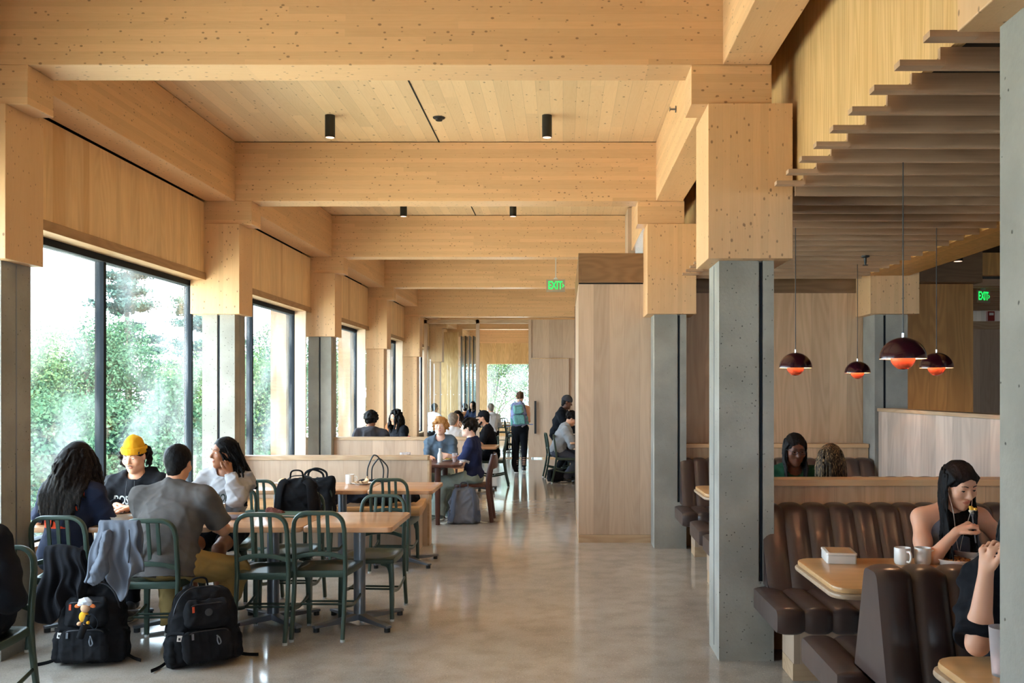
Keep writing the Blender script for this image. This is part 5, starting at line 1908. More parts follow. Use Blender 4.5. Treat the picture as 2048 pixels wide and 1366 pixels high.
P = Human('person', 'person in a rust-coloured top by the window across from the curly-haired woman', -3.18, 16.92, -60, h=.012, lean=10, head=(10, -10, 0))
P.body(S_tan, lips=False)
P.top(C_rust, 'shirt', .7, .022)
P.pants(C_blk2)
P.shoes(M_shoe)
P.hair(H_dkbr, 'short', seed=46)

P = Human('person', 'grey-haired person in a white top, back to the room beyond the blond man', -1.72, 14.40, 4, h=.011, lean=12, bulk=1.15, head=(-10, -6, 0))
P.body(S_light, lips=False)
P.top(C_white, 'shirt', 2, .022)
P.pants(C_blk2)
P.shoes(M_shoe)
P.hair(H_grey, 'short', seed=48)

P = Human('person', 'dark-haired woman facing the camera with her cheek on her hand', -1.78, 15.84, 176, h=.010, lean=8, female=True, head=(0, -4, 8),
          arms={-1: dict(hand=(-.10, .22, 1.0), pole=(-.3, .6, .5), dir=(.2, -.1, 1), palm=(.9, -.4, 0), curl=.5)})
P.body(S_light)
P.top(C_blk2, 'sweater', 2, .022)
P.pants(C_blk2)
P.shoes(M_shoe)
P.hair(H_dkbr, 'long', seed=50)
P.locks(H_dkbr, 60, .30, .013, seed=51, wave=.01, front=.0, out=.02)


def ball_cap(P, mat):
    B = Blob(.008)
    B.ell(P.H(0, -.012, .045), A_(.089, .106, .095) * P.k, P.Hm, .01)
    B.cut(P.H(0, 0, .030), -P.Hm[:, 2])
    c = B.make('cap', mat, P.root)
    B = Blob(.007)
    B.ell(P.H(0, .115, .038), A_(.062, .075, .008) * P.k, P.Hm @ np.array([[1, 0, 0], [0, .97, .22], [0, -.22, .97]]), .01)
    B.make('brim', mat, c)


P = Human('person', 'bearded man in a black cap and black tee, side-on beyond the farther half wall', -1.20, 15.78, 84, h=.010, lean=12,
          arms={1: dict(hand=(.14, .36, .77)), -1: dict(hand=(-.14, .34, .77))}, head=(0, -8, 0))
P.body(S_tan)
P.top(C_blk2, 'tee_shirt', .62, .020)
P.pants(C_blk2)
P.shoes(M_shoe)
P.hair(H_black, 'short', seed=53)
B = Blob(.008)
B.cone(P.H(-.05, .03, -.07), P.H(0, .07, -.10), .022, .022, .02).cone(P.H(.05, .03, -.07), P.H(0, .07, -.10), .022, .022, .02)
B.make('beard', H_black, P.root)
ball_cap(P, C_blk2)

# ---------------------------------------------------------------- the aisle
P = Human('person', 'woman walking away down the aisle in black leggings with a teal backpack', -.865, 18.55, 0, h=.008, scale=.955, sit=None, lean=3, female=True, bulk=.95,
          arms={1: dict(hand=(.15, .16, 1.0), pole=(.3, -1, .9), dir=(-.2, .9, .2), palm=(-1, 0, 0), curl=.9), -1: dict(hand=(-.13, .22, 1.02), pole=(-.3, -1, .9), dir=(.2, .9, .3), palm=(1, 0, 0), curl=.9)},
          legs={1: dict(foot=(.085, -.06, .085)), -1: dict(foot=(-.075, .17, .078))}, head=(4, -2, 0))
P.body(S_light, lips=False)
P.top(C_white, 'tank_top', 0, .014)
lg = P.pants(cloth('black_legging', srgb(20, 20, 24), fold=.3), 'leggings', .98, .012, wr=.001, loose=-.010)
for i in (1, -1):
    L = P.leg[i]
    for q in range(5):
        c = L['kn'] + (L['an'] - L['kn']) * (.48 + .09 * q)
        MB().tube([tuple(c + A_(.034 * math.cos(t), -.062 + .016 * abs(math.cos(t)), .004)) for t in (2.6, 2.1, 1.57, 1.0, .5)], .0065, .003, n=6, up=(0, 0, 1)).make('cutout', S_light, lg, True)
P.shoes(M_shoe, M_sole)
P.hair(H_brn, 'long', seed=61)
B = Blob(.008)
B.ell(P.H(0, -.085, .085), A_(.036, .040, .036), None, .02).cone(P.H(0, -.11, .08), P.H(0, -.135, -.03), .026, .012, .02)
B.make('ponytail', H_brn, P.root, wr=.002, wf=80)
WALKER = P

P = Human('person', 'curly-haired man in a pale grey hoodie bent over the table by the right wall', -.10, 16.5, -88, h=.009, lean=22, bulk=1.1,
          arms={1: dict(hand=(.12, .40, .80), dir=(-.3, .9, .3), palm=(-1, 0, 0), curl=.9), -1: dict(hand=(-.10, .42, .84), dir=(.2, .8, .5), palm=(1, 0, 0), curl=.9)}, head=(0, -24, 0),
          legs={1: dict(foot=(.12, .12, .075)), -1: dict(foot=(-.12, .30, .075))})
P.body(S_tan)
P.top(C_mgrey, 'hoodie', 2, .034, hood=True, wr=.010)
P.pants(C_shorts, loose=.02)
P.shoes(M_shoe, M_sole)
P.hair(H_dkbr, 'curly', seed=63, n=70, puff=.004)

P = Human('person', 'person in black with a dark beanie leaning over beside the right wall', -.12, 17.5, -100, h=.010, sit=None, hipz=.80, lean=16,
          arms={1: dict(hand=(.14, .42, .86)), -1: dict(hand=(-.14, .40, .86))}, legs={1: dict(foot=(.1, -.02, .078)), -1: dict(foot=(-.1, .12, .078))}, head=(10, -16, 0))
P.body(S_deep, lips=False)
P.top(C_blk2, 'jacket', 2, .03)
P.pants(C_blk2)
P.shoes(M_shoe)
P.hair(H_black, 'short', seed=65)
B = Blob(.009)
B.ell(P.H(0, -.012, .045), A_(.091, .108, .104), P.Hm, .01)
B.cut(P.H(0, 0, .028), -P.Hm[:, 2])
B.make('beanie', C_char, P.root)

# ---------------------------------------------------------------- far room
for lb, X, Y, fc, skn, hr, st, tp, sl, sit in (
        ('person in a white shirt seen through the glass screen', -3.42, 24.3, -30, S_brown, H_black, 'short', C_white, .6, .45),
        ('person with short dark hair in the far room between others', -2.58, 24.4, 10, S_light, H_dkbr, 'short', C_rust, 2, .45),
        ('grey-haired person in the far room left of the walker', -1.84, 24.0, 30, S_light, H_grey, 'short', C_white, 2, .45),
        ('person in a dark blue jacket standing at the edge of the doorway', -2.30, 24.0, 150, S_tan, H_dkbr, 'long', C_navy, 2, None)):
    P = Human('person', lb, X, Y, fc, h=.013, lean=5, sit=sit, scale=.97 if sit else .80)
    P.body(skn, lips=False)
    P.top(tp, 'shirt', sl, .022)
    P.pants(C_blk2)
    P.shoes(M_shoe)
    P.hair(hr, st, seed=int(-X * 10))
    if st == 'long': P.locks(hr, 40, .25, .014, seed=5, front=0)

# ---------------------------------------------------------------- the booths
P = Human('person', 'young woman in a slate tank top eating from a fork at the booth table', 2.085, 5.10, 180, h=.006, lean=17, female=True, scale=.97, hipz=.555,
          arms={1: dict(hand=(.045, .31, .90), pole=(.9, -.4, .35), dir=(-.75, .15, .45), palm=(-.1, -.35, -.9), curl=1.15, thumb=.9), -1: dict(hand=(-.26, .36, .765), pole=(-.8, .0, .4), dir=(.5, .8, -.05))}, head=(-6, -17, -3))
P.Hm = rotm(14, -22, 3)
P.hc = P.hc + A_(0, .03, -.02)
P.gaze = 1.0
P.body(S_light)
P.top(C_tank, 'tank_top', 0, .012, neckline=.052, wr=.003)
P.pants(C_blk2)
P.shoes(M_shoe)
P.hair(H_black, 'long', seed=71)
P.locks(H_black, 190, .42, .0065, seed=72, wave=.003, front=-.75, out=-.01, spread=.7, k_=.003)
parted(P, H_black, 22, .36, 73)
M_wire = plain('white_cable', srgb(216, 206, 196), .5)
ej = P.H(.078, .012, -.018); el_ = P.H(-.078, .012, -.018)
jn = P.neck + P.fw * .16 - P.up * .19
EATER = P
t = thing('earphones', 'white earphone cable hanging from the eating woman', 'earphones', (0, 0, 0))
W4 = Matrix.Translation(P.root.location) @ Matrix.Rotation(P.root.rotation_euler.z, 4, 'Z')
wp = lambda q: tuple(W4 @ Vector(q))
for e in (ej, el_):
    MB().tube(arc3([wp(e), wp(e * .7 + jn * .3 + P.fw * .03), wp(jn + (e - jn) * .25), wp(jn)]), .0018, n=6).make('cable', M_wire, t, True)
    MB().ball(wp(e), .007).make('earbud', M_wire, t, True)
MB().tube(arc3([wp(jn), wp(jn - P.up * .08 + P.fw * .02), wp(jn - P.up * .13 + P.fw * .06)]), .0018, n=6).make('cable', M_wire, t, True)
# fork in her right hand
a = P.arm[1]; d, n, r = a['hf']
grip = a['wr'] + d * .085 + n * .022
mouth = P.H(.0, .125, -.065)
fdir = unit(mouth - grip)
t = thing('fork', 'steel fork with a yellow morsel held before the eating woman', 'fork', (0, 0, 0))
tip_ = grip + fdir * .085
MB().tube([wp(grip - fdir * .085), wp(grip), wp(tip_ - fdir * .03)], .0034, .0018, n=8).make('handle', M_steel, t, True)
for q in (-1.5, -.5, .5, 1.5):
    sd = unit(np.cross(fdir, A_(0, 0, 1))) * q * .0055
    MB().tube([wp(tip_ - fdir * .032 + sd * .6), wp(tip_ - fdir * .02 + sd), wp(tip_ + sd + A_(0, 0, .004))], .0014, n=5).make('tine', M_steel, t, True)
t = thing('morsel', 'yellow bite of food on the fork', 'food', (0, 0, 0))
B = Blob(.003)
tw = A_(*wp(tip_))
for q in range(9):
    B.ell(tw + np.random.default_rng(q).normal(0, .006, 3) + A_(0, 0, .006), .010, None, .003)
B.make('bite', [plain('egg_yellow', srgb(226, 176, 62), .5), plain('rice_white', srgb(222, 212, 190), .6)], t, wr=.002, wf=300, pick=lambda c: c[:, 2] < tw[2] + .004)

P = Human('person', 'person in a black tee with an elbow on the nearest booth table, half hidden', 1.64, 3.36, 184, h=.006, lean=9, female=True, scale=.97, hipz=.555,
          arms={1: dict(hand=(.235, .235, 1.02), pole=(.60, .80, .30), dir=(-.1, -.1, 1), palm=(-.9, -.3, -.2), curl=1.0), -1: dict(hand=(-.2, .36, .765))}, head=(-8, -14, 0))
P.body(S_light)
P.top(C_blk2, 'tee_shirt', .78, .026, wr=.012)
P.pants(C_blk2)
P.shoes(M_shoe)
P.hair(H_black, 'long', seed=81)
parted(P, H_black, 18, .3, 75)
P.locks(H_black, 140, .34, .007, seed=82, wave=.004, front=.0, out=.02, k_=.003)

P = Human('person', 'woman with glasses in a deep green top looking down in the booth behind the column', 1.80, 7.36, 182, h=.008, lean=12, female=True, head=(2, -16, 0), hipz=.56)
P.gaze = 1.0
P.body(S_deep)
P.top(C_green, 'sweater', 2, .02)
P.pants(C_blk2)
P.shoes(M_shoe)
P.hair(H_black, 'long', seed=85)
P.locks(H_black, 110, .30, .006, seed=86, wave=.003, front=-.6, out=-.01, spread=.6, k_=.002, name='braids')
parted(P, H_black, 16, .28, 74)
g = MB()
for i in (1, -1):
    g.tube([tuple(P.H(i * .033 + .024 * math.cos(a), .100 - .012 * abs(math.cos(a)) * 0, .008 + .019 * math.sin(a))) for a in [R(20 * q) for q in range(18)]], .0022, n=6, closed=True)
    g.tube([tuple(P.H(i * .057, .099, .014)), tuple(P.H(i * .080, .05, .014)), tuple(P.H(i * .082, -.01, .008))], .002, n=6)
g.tube([tuple(P.H(-.010, .101, .010)), tuple(P.H(.010, .101, .010))], .002, n=6)
g.make('glasses', M_black, P.root, True)

P = Human('person', 'person with streaked braids seen from behind above the booth rail', 1.86, 6.38, -3, h=.009, lean=4, female=True, head=(-12, -14, 0), scale=.93, hipz=.54)
P.body(S_deep, lips=False)
P.top(C_blk2, 'shirt', .6, .02)
P.pants(C_blk2)
P.shoes(M_shoe)
P.hair(H_mix, 'long', seed=91)
P.locks(H_mix, 190, .26, .0065, seed=92, wave=.003, front=.2, out=.012, tip=.9, k_=.002, name='braids')
# ================================================================ bags, coats and tableware
TZ = .728
C_pack = cloth('black_nylon', srgb(30, 30, 33), scale=600)
C_pgrey = cloth('grey_blue_nylon', srgb(112, 116, 128), scale=500)
C_pteal = cloth('teal_nylon', srgb(112, 164, 160), scale=60, noise=.35)
C_plil = cloth('lilac_nylon', srgb(140, 146, 186), scale=500)
M_orng = plain('orange_pull', srgb(206, 74, 34), .5)
M_strapw = cloth('pale_webbing', srgb(186, 180, 166))


def backpack(label, loc, rz, tilt, mats, size=(.36, .47, .23), group='backpacks', tag_=False, webbing=None, pulls=True, name='backpack'):
    """front faces local -y, base on z = 0"""
    bm_, fm_ = mats
    W, Hh, D = size
    t = thing(name, label, 'backpack', loc, 0, group)
    t.rotation_euler = (R(tilt), 0, R(rz))
    B = Blob(.008)
    B.rbox((0, 0, Hh * .36), (W * .5, D * .44, Hh * .36), .07, None, .05)
    B.rbox((0, .015, Hh * .70), (W * .43, D * .36, Hh * .28), .085, None, .06)
    for i in (1, -1): B.rbox((i * W * .47, 0, Hh * .20), (.022, D * .30, Hh * .19), .02, None, .02)
    b = B.make('body', bm_, t, wr=.009, wf=34, seed=int(abs(rz)) + 3)
    B = Blob(.007)
    B.rbox((0, -D * .50, Hh * .24), (W * .37, .045, Hh * .205), .04, None, .02)
    fp = B.make('lower_pocket', fm_, t, wr=.007, wf=42, seed=5)
    B = Blob(.007)
    B.rbox((0, -D * .46, Hh * .64), (W * .33, .05, Hh * .19), .045, None, .02)
    up_ = B.make('upper_pocket', fm_, t, wr=.007, wf=42, seed=6)
    for z, y, wd, par in ((Hh * .425, -D * .5 - .040, W * .30, fp), (Hh * .76, -D * .46 - .045, W * .27, up_)):
        MB().tube(arc3([(-wd, y + .016, z - .03), (-wd * .8, y, z), (0, y - .004, z + .004), (wd * .8, y, z), (wd, y + .016, z - .03)]), .0035, n=6).make('zip', M_gapz, par, True)
        if pulls:
            MB().box(-wd * .8 - .006, -wd * .8 + .006, y - .008, y - .002, z - .04, z - .006).make('zip_pull', M_orng if par is up_ else M_steel, par)
    MB().tube(arc3([(-W * .47, -.02, Hh * .30), (-W * .42, -.05, Hh * .72), (-W * .25, -.05, Hh * .94), (0, -.05, Hh * .98), (W * .25, -.05, Hh * .94), (W * .42, -.05, Hh * .72), (W * .47, -.02, Hh * .30)]), .0045, n=6).make('zip', M_gapz, t, True)
    MB().tube(arc3([(-.05, .05, Hh * .95), (-.04, .05, Hh + .03), (0, .05, Hh + .042), (.04, .05, Hh + .03), (.05, .05, Hh * .95)]), .006, .014, n=8).make('haul_handle', fm_, t, True)
    for i in (1, -1):
        MB().tube(arc3([(i * .07, D * .36, Hh * .92), (i * .11, D * .5, Hh * .84), (i * .13, D * .62, Hh * .5), (i * .14, D * .46, Hh * .2), (i * W * .48, D * .3, Hh * .07)]), .030, .009, n=10, up=(1, 0, 0)).make('shoulder_strap', fm_, t, True)
        MB().tube(arc3([(i * W * .48, D * .2, Hh * .08), (i * (W * .5 + .05), D * .05, .012), (i * (W * .5 + .11), -.06, .006)]), .010, .002, n=6, up=(0, 0, 1)).make('webbing', webbing or bm_, t, True)
        MB().tube(arc3([(i * W * .52, D * .1, Hh * .40), (i * W * .50, -D * .34, Hh * .44), (i * W * .36, -D * .66, Hh * .43)]), .009, .002, n=6, up=(0, 0, 1)).make('compression_strap', bm_, t, True)
    for i in (1, -1):
        B = Blob(.008)
        B.rbox((i * W * .475, .0, Hh * .20), (.03, D * .34, Hh * .17), .026, None, .02)
        B.make('side_pocket', fm_, t, wr=.006, wf=50, seed=8 + i)
    if pulls:
        MB().lathe([(0, -.001), (.020, -.001), (.022, .002), (0, .004)], n=20).make('badge', M_gapz, up_, True, loc=(0, -D * .46 - .052, Hh * .66)).rotation_euler = (R(90), 0, 0)
        MB().tube(arc3([(W * .10, -D * .5 - .047, Hh * .36), (W * .13, -D * .5 - .060, Hh * .33), (W * .15, -D * .5 - .060, Hh * .27), (W * .12, -D * .5 - .060, Hh * .25), (W * .10, -D * .5 - .058, Hh * .30), (W * .11, -D * .5 - .05, Hh * .36)]), .004, n=6).make('carabiner', M_steel, fp, True)
    if tag_:
        g = MB().box(-.014, .014, -.002, .002, -.017, .017).make('tag', M_white, t)
        g.location = (-W * .40, -D * .45 - .004, Hh * .37)
        g.rotation_euler = (0, R(8), R(-25))
        MB().box(-.006, .006, -.003, -.002, -.010, .004).make('tag_mark', M_black, g)
    return t


M_gapz = plain('zip_teeth', srgb(58, 58, 62), .4, .5)
backpack('black backpack on the floor with a plush toy clipped to it', (-2.83, 5.55, .0), 10, -7, (C_pack, C_pack), (.37, .48, .24), tag_=True)
BP1 = bpy.data.objects['backpack']
backpack('black backpack with steel zip pulls slumped on the floor, nearest the khaki trousers', (-2.15, 5.54, .0), 34, -9, (C_pack, C_pack), (.39, .46, .25), tag_=True)
backpack('grey-blue backpack with pale straps on the floor by the dark wooden chair', (-1.21, 11.32, 0), 186, 9, (C_pgrey, cloth('slate_padding', srgb(88, 94, 110))), (.36, .46, .22), webbing=M_strapw, pulls=False)
tb = backpack('teal and lilac backpack worn by the woman walking away', (0, 0, 0), 0, 0, (C_plil, C_pteal), (.31, .50, .20), pulls=False)
tb.location = Vector(WALKER.root.location) + Vector((.01, -.265, .93))
tb.rotation_euler = (R(-5), R(-5), R(4))
backpack('black backpack hung on the chair across the front table', (-2.03, 7.10, .56), 180, 0, (C_pack, C_pack), (.34, .42, .17))
t = thing('plush_toy', 'small plush toy with orange ears clipped to the black backpack', 'toy', (0, 0, 0))
tp = at(170, 1218, 5.36)
wpl = lambda *q: (tp.x + q[0], tp.y + q[1], tp.z + q[2])
C_plush = cloth('tan_plush', srgb(222, 176, 140), scale=200)
Blob(.004).ell(wpl(0, 0, .045), (.036, .030, .024), None, .01).ell(wpl(-.026, 0, .032), .018, None, .01).ell(wpl(.026, 0, .034), .018, None, .01).make('hair_tuft', cloth('white_plush', srgb(222, 222, 230)), t, wr=.003, wf=150)
Blob(.004).ell(wpl(.004, -.004, .006), (.026, .024, .026), None, .01).make('head', C_plush, t)
for i in (1, -1):
    Blob(.004).ell(wpl(i * .043, 0, .018), (.020, .006, .013), rotm(0, 0, i * 20), .01).make('ear', cloth('orange_felt', srgb(206, 112, 62)) if i > 0 else bpy.data.materials['orange_felt'], t)
Blob(.004).ell(wpl(-.006, 0, -.045), (.028, .022, .034), None, .01).cone(wpl(.016, -.01, -.06), wpl(.028, -.02, -.075), .012, .010, .01).make('body', cloth('yellow_plush', srgb(232, 172, 52)), t)
for q in ((-.026, -.012, -.082), (.004, -.014, -.088)): Blob(.004).ell(wpl(*q), (.014, .018, .012), None, .01).make('foot', C_plush, t)
t = thing('umbrella', 'folded black umbrella tucked in the side of the plush toy backpack', 'umbrella', (0, 0, 0))
u0, u1 = at(160, 1275, 5.36), at(176, 1232, 5.34)
MB().tube([tuple(u0), tuple(u0 * .35 + u1 * .65)], .020, n=12).make('canopy', C_pack, t, True)
MB().tube([tuple(u0 * .35 + u1 * .65), tuple(u1)], .014, n=12).make('handle', M_black, t, True)
MB().tube(arc3([tuple(u1), tuple(u1 + Vector((.03, -.01, .012))), tuple(u1 + Vector((.065, -.015, -.03))), tuple(u1 + Vector((.045, -.01, -.075))), tuple(u1 + Vector((.01, 0, -.05)))]), .0028, n=6).make('wrist_loop', M_frame, t, True)


def soft(name, label, cat, mat, fn, wr=.012, wf=26, seed=1, h=.010, group=None, part=None):
    B = Blob(h)
    fn(B)
    o = B.make(name, mat, None, wr=wr, wf=wf, seed=seed)
    return tag(o, label, cat, group)


C_jgrey = cloth('grey_fleece', srgb(104, 108, 118))


def drape(name, label, cat, mat, p0, p1, length, back=.22, out=(0, -1), folds=3.0, amp=.018, flare=0.0, seed=0, rad=.024, sag=0.0):
    """a garment laid over a bar from p0 to p1, hanging down both sides"""
    g = np.random.default_rng(seed)
    p0, p1, o = A_(*p0), A_(*p1), unit(A_(out[0], out[1], 0))
    side = unit(p1 - p0)
    nu, nv = 46, 60
    v, f = [], []
    ph = g.uniform(0, 6.3, 4)
    for j in range(nv + 1):
        for i in range(nu + 1):
            u = i / nu
            L, Lb = length(u), back
            tot = L + Lb + math.pi * rad
            s_ = j / nv * tot
            c = p0 + (p1 - p0) * u + A_(0, 0, -sag * math.sin(math.pi * u))
            if s_ < Lb: q, d = c - o * rad + A_(0, 0, -(Lb - s_)), (Lb - s_) / max(Lb, .01) * .5
            elif s_ < Lb + math.pi * rad:
                a = (s_ - Lb) / rad
                q, d = c - o * rad * math.cos(a) + A_(0, 0, rad * math.sin(a)), 0
            else:
                h_ = s_ - Lb - math.pi * rad
                q, d = c + o * rad + A_(0, 0, -h_), h_ / max(L, .01)
            w_ = math.sin(6.283 * folds * u + ph[0] + 1.3 * d) + .55 * math.sin(6.283 * folds * 1.9 * u + ph[1] - 2 * d) + .4 * math.sin(11 * d + ph[2] + 5 * u)
            q = q + o * (amp * w_ * (.15 + min(1, d * 1.3)) + .03 * d * (1 if s_ > Lb else -1)) + side * ((u - .5) * flare * d + .012 * math.sin(9 * d + ph[3]))
            v.append(tuple(q))
    W_ = nu + 1
    for j in range(nv):
        for i in range(nu):
            a = j * W_ + i
            f.append((a, a + 1, a + W_ + 1, a + W_))
    ob = MB().add(v, f).make(name, mat, None, True)
    md = ob.modifiers.new('thickness', 'SOLIDIFY')
    md.thickness = .007
    return tag(ob, label, cat)


jk = drape('jacket', 'grey fleece jacket slung over the back of a green chair', 'jacket', C_jgrey, (-2.70, 5.385, .852), (-2.475, 5.385, .852),
           lambda u: .27 + .17 * math.exp(-((u - .62) / .16) ** 2) + .06 * math.exp(-((u - .05) / .12) ** 2), .24, folds=2.6, amp=.020, flare=.10, seed=4)
sl_ = Blob(.008)
sl_.cone((-2.63, 5.335, .80), (-2.66, 5.315, .60), .034, .045, .03).cone((-2.66, 5.315, .60), (-2.70, 5.32, .535), .042, .036, .03)
sl_.make('sleeve', C_jgrey, jk, wr=.010, wf=46, seed=5)
MB().tube(arc3([(-2.495, 5.318, .83), (-2.487, 5.310, .74), (-2.495, 5.312, .64)]), .004, n=6).make('zip', M_gapz, jk, True)
drape('jacket', 'black jacket hanging from the chair of the woman with dark wavy hair', 'jacket', C_blk, (-3.06, 5.50, .66), (-2.86, 5.54, .63),
      lambda u: .34 + .08 * math.sin(7 * u), .20, (.15, -1), 2.5, .026, .12, 9, rad=.045, sag=-.02)
def f(B):
    B.rbox((-2.20, 8.22, .66), (.17, .085, .185), .05, None, .05).cone((-2.34, 8.16, .80), (-2.05, 8.18, .82), .05, .05, .04)
tt = soft('tote_bag', 'black tote bag standing on a green chair of the second row', 'bag', C_pack, f, .012, 30, 7)
for y in (8.15, 8.27):
    MB().tube(arc3([(-2.28, y, .82), (-2.27, y, .90), (-2.20, y - .02, .935), (-2.12, y, .90), (-2.11, y, .82)]), .010, .004, n=8).make('handle', C_pack, tt, True)
def f(B):
    B.rbox((-1.94, 9.50, .60), (.16, .09, .12), .04, None, .05)
tt = soft('handbag', 'bag with two tall black loop handles on the bench against the half wall', 'bag', C_pack, f, .008, 30, 8)
for dx, dy, top in ((0, 0, .965), (.035, .05, .925)):
    MB().tube(arc3([(-2.01 + dx, 9.50 + dy, .70), (-2.005 + dx, 9.50 + dy, .83), (-1.96 + dx, 9.50 + dy, top - .02), (-1.93 + dx, 9.5 + dy, top), (-1.89 + dx, 9.50 + dy, top - .03), (-1.845 + dx, 9.50 + dy, .83), (-1.85 + dx, 9.50 + dy, .70)]), .0075, n=8).make('handle', M_black, tt, True)
def f(B):
    B.cone((-2.42, 9.42, .54), (-1.98, 9.40, .545), .075, .08, .04, sq=((0, 0, 1), .8)).cone((-2.36, 9.34, .59), (-2.02, 9.36, .60), .05, .05, .04)
soft('coat', 'dark blue-black coat heaped on the honey oak bench', 'coat', cloth('blue_black_twill', srgb(40, 44, 56)), f, .018, 30, 9)
def f(B):
    B.cone((-1.90, 9.40, .545), (-1.53, 9.42, .55), .085, .075, .04, sq=((0, 0, 1), .85)).cone((-1.80, 9.36, .60), (-1.56, 9.40, .60), .045, .05, .04)
soft('coat', 'black coat rolled up at the aisle end of the honey oak bench', 'coat', C_blk, f, .014, 30, 10)
drape('jacket', 'black jacket over the chair of the man in the black cap', 'jacket', C_blk, (-.895, 15.60, .865), (-.905, 15.93, .865),
      lambda u: .50 + .12 * math.sin(5 * u), .25, (1, 0), 2.4, .028, .06, 12, rad=.045)
def f(B):
    B.rbox((-.12, 16.45, .12), (.16, .14, .11), .06, None, .05)
soft('shoulder_bag', 'black bag on the floor under the chair of the man in grey', 'bag', C_blk, f, .014, 28, 12)

# ---- crockery
def mug(x, y, z, rz, label, r=.041, h=.092, mat=None):
    mat = mat or M_white
    t = thing('mug', label, 'mug', (x, y, z), R(rz), 'white mugs')
    MB().lathe([(0, .0), (r * .84, 0), (r * .95, .006), (r, .02), (r, h - .003), (r * .97, h), (r * .93, h - .003), (r * .90, .012), (0, .010)], n=32).make('cup', mat, t, True)
    MB().tube(arc3([(r * .96, 0, h * .80), (r + .022, 0, h * .80), (r + .031, 0, h * .52), (r + .020, 0, h * .24), (r * .94, 0, h * .22)]), .0062, n=8).make('handle', mat, t, True)
    return t


M_coffee = plain('coffee', srgb(60, 36, 22), .2)
m1 = mug(-2.46, 6.62, TZ, 180, 'white mug with a small crest under the hand of the woman in grey')
MB().prism(rrect(-.009, .009, -.011, .011, .004), 'y', -.0425, -.0405).make('crest', plain('crest_grey', srgb(96, 92, 92), .5), m1).location = (0, 0, .055)
mug(-2.06, 8.94, TZ, 0, 'white mug on the second table row beside a plate of scraps')
for i, (x, y, a, lb) in enumerate([(1.765, 4.81, -75, 'left one of two white mugs on the oak booth table'), (1.87, 4.81, -10, 'right one of two white mugs on the oak booth table, handle out')]):
    m_ = mug(x, y, TZ, a, lb, .042, .086)
    MB().lathe([(0, .066), (.037, .066)], n=28).make('coffee', M_coffee, m_, True)


def dish(x, y, z, r, h, label, name='plate', cat='plate', mat=None, foot=.6):
    t = thing(name, label, cat, (x, y, z), 0, 'white dishes')
    MB().lathe([(0, 0), (r * foot, 0), (r * foot, .003), (r * .86, h * .55), (r, h), (r * .985, h + .002), (r * .82, h * .6), (r * foot * .9, .007), (0, .006)], n=40).make('bowl' if h > .035 else 'dish', mat or M_white, t, True)
    return t


def food(label, name, c, r, cols, n=14, seed=0, flat=.5):
    g = np.random.default_rng(seed)
    B = Blob(.004)
    for q in range(n):
        a, d = g.uniform(0, 6.3), r * math.sqrt(g.uniform(0, 1))
        B.ell(A_(c[0] + d * math.cos(a), c[1] + d * math.sin(a), c[2] + g.uniform(.004, .014)), A_(g.uniform(.008, .02), g.uniform(.008, .02), g.uniform(.005, .012) * (1 + flat)), None, .004)
    mats = [plain(name + '_tone', srgb(*cc), .6) for cc in cols]
    cc0 = A_(*c)
    return tag(B.make(name, mats, None, wr=.002, wf=200, seed=seed, pick=lambda p: ((np.sin((p - cc0) @ A_(180, 90, 60)) > .2) * (len(mats) - 1)).astype(int)), label, 'food')


dish(-2.98, 6.24, TZ, .085, .055, 'white bowl at the window end of the front table', 'bowl', 'bowl', foot=.7)
dish(-1.93, 8.88, TZ, .10, .018, 'white plate with scraps and a napkin on the second table row')
food('brown scraps on the plate of the second table row', 'scraps', (-1.95, 8.86, TZ + .008), .05, [(120, 84, 56), (196, 168, 132)], seed=3)
def f(B):
    B.cone((-1.90, 8.90, TZ + .015), (-1.885, 8.915, TZ + .075), .028, .006, .01).cone((-1.91, 8.88, TZ + .02), (-1.87, 8.88, TZ + .04), .02, .015, .01)
soft('napkin', 'crumpled tan napkin on the plate of scraps', 'napkin', cloth('tan_paper', srgb(208, 178, 142)), f, .006, 60, 2, .005)
dish(-2.70, 8.93, TZ, .09, .016, 'white plate with a bun on the second table row')
def f(B):
    B.ell((-2.70, 8.93, TZ + .028), (.05, .05, .028), None, .01)
soft('bun', 'round golden bun on a plate', 'food', plain('bun_crust', srgb(206, 158, 96), .5), f, .002, 40, 2, .006)
dish(2.035, 4.80, TZ, .099, .030, 'shallow white dish with leftovers before the eating woman', 'shallow_bowl', 'bowl', foot=.8)
food('orange-brown leftovers in the shallow white dish', 'leftovers', (2.045, 4.81, TZ + .008), .06, [(176, 116, 64), (120, 72, 40)], seed=6, n=18)
M_bowl2 = plain('pale_grey_ceramic', srgb(196, 192, 190), .3)
dish(2.16, 4.90, TZ, .096, .058, 'pale grey bowl with greens close to the eating woman', 'bowl', 'bowl', M_bowl2, foot=.75)
food('green and yellow food in the pale grey bowl', 'salad', (2.15, 4.90, TZ + .030), .06, [(86, 118, 50), (216, 190, 110)], seed=8, n=20)
dish(-1.50, 11.86, .732, .115, .018, 'white plate with food in front of the blond man')
food('green and yellow food on the plate before the blond man', 'lunch', (-1.50, 11.86, .740), .06, [(150, 140, 50), (200, 170, 90)], seed=9, n=14)
dish(-2.3, 15.05, TZ, .11, .018, 'white plate beyond the farther half wall')
food('salad on the far plate', 'salad', (-2.3, 15.05, TZ + .008), .06, [(96, 130, 50), (190, 150, 90)], seed=10)
t = thing('milk_bottle', 'small white bottle with a clear neck on the dark wooden table', 'bottle', (-1.535, 11.55, .732))
MB().lathe([(0, 0), (.030, 0), (.032, .01), (.032, .095), (.026, .112)], n=24).make('body', M_white, t, True)
MB().lathe([(.026, .112), (.015, .14), (.0145, .158), (0, .158)], n=24).make('neck', M_glide, t, True)
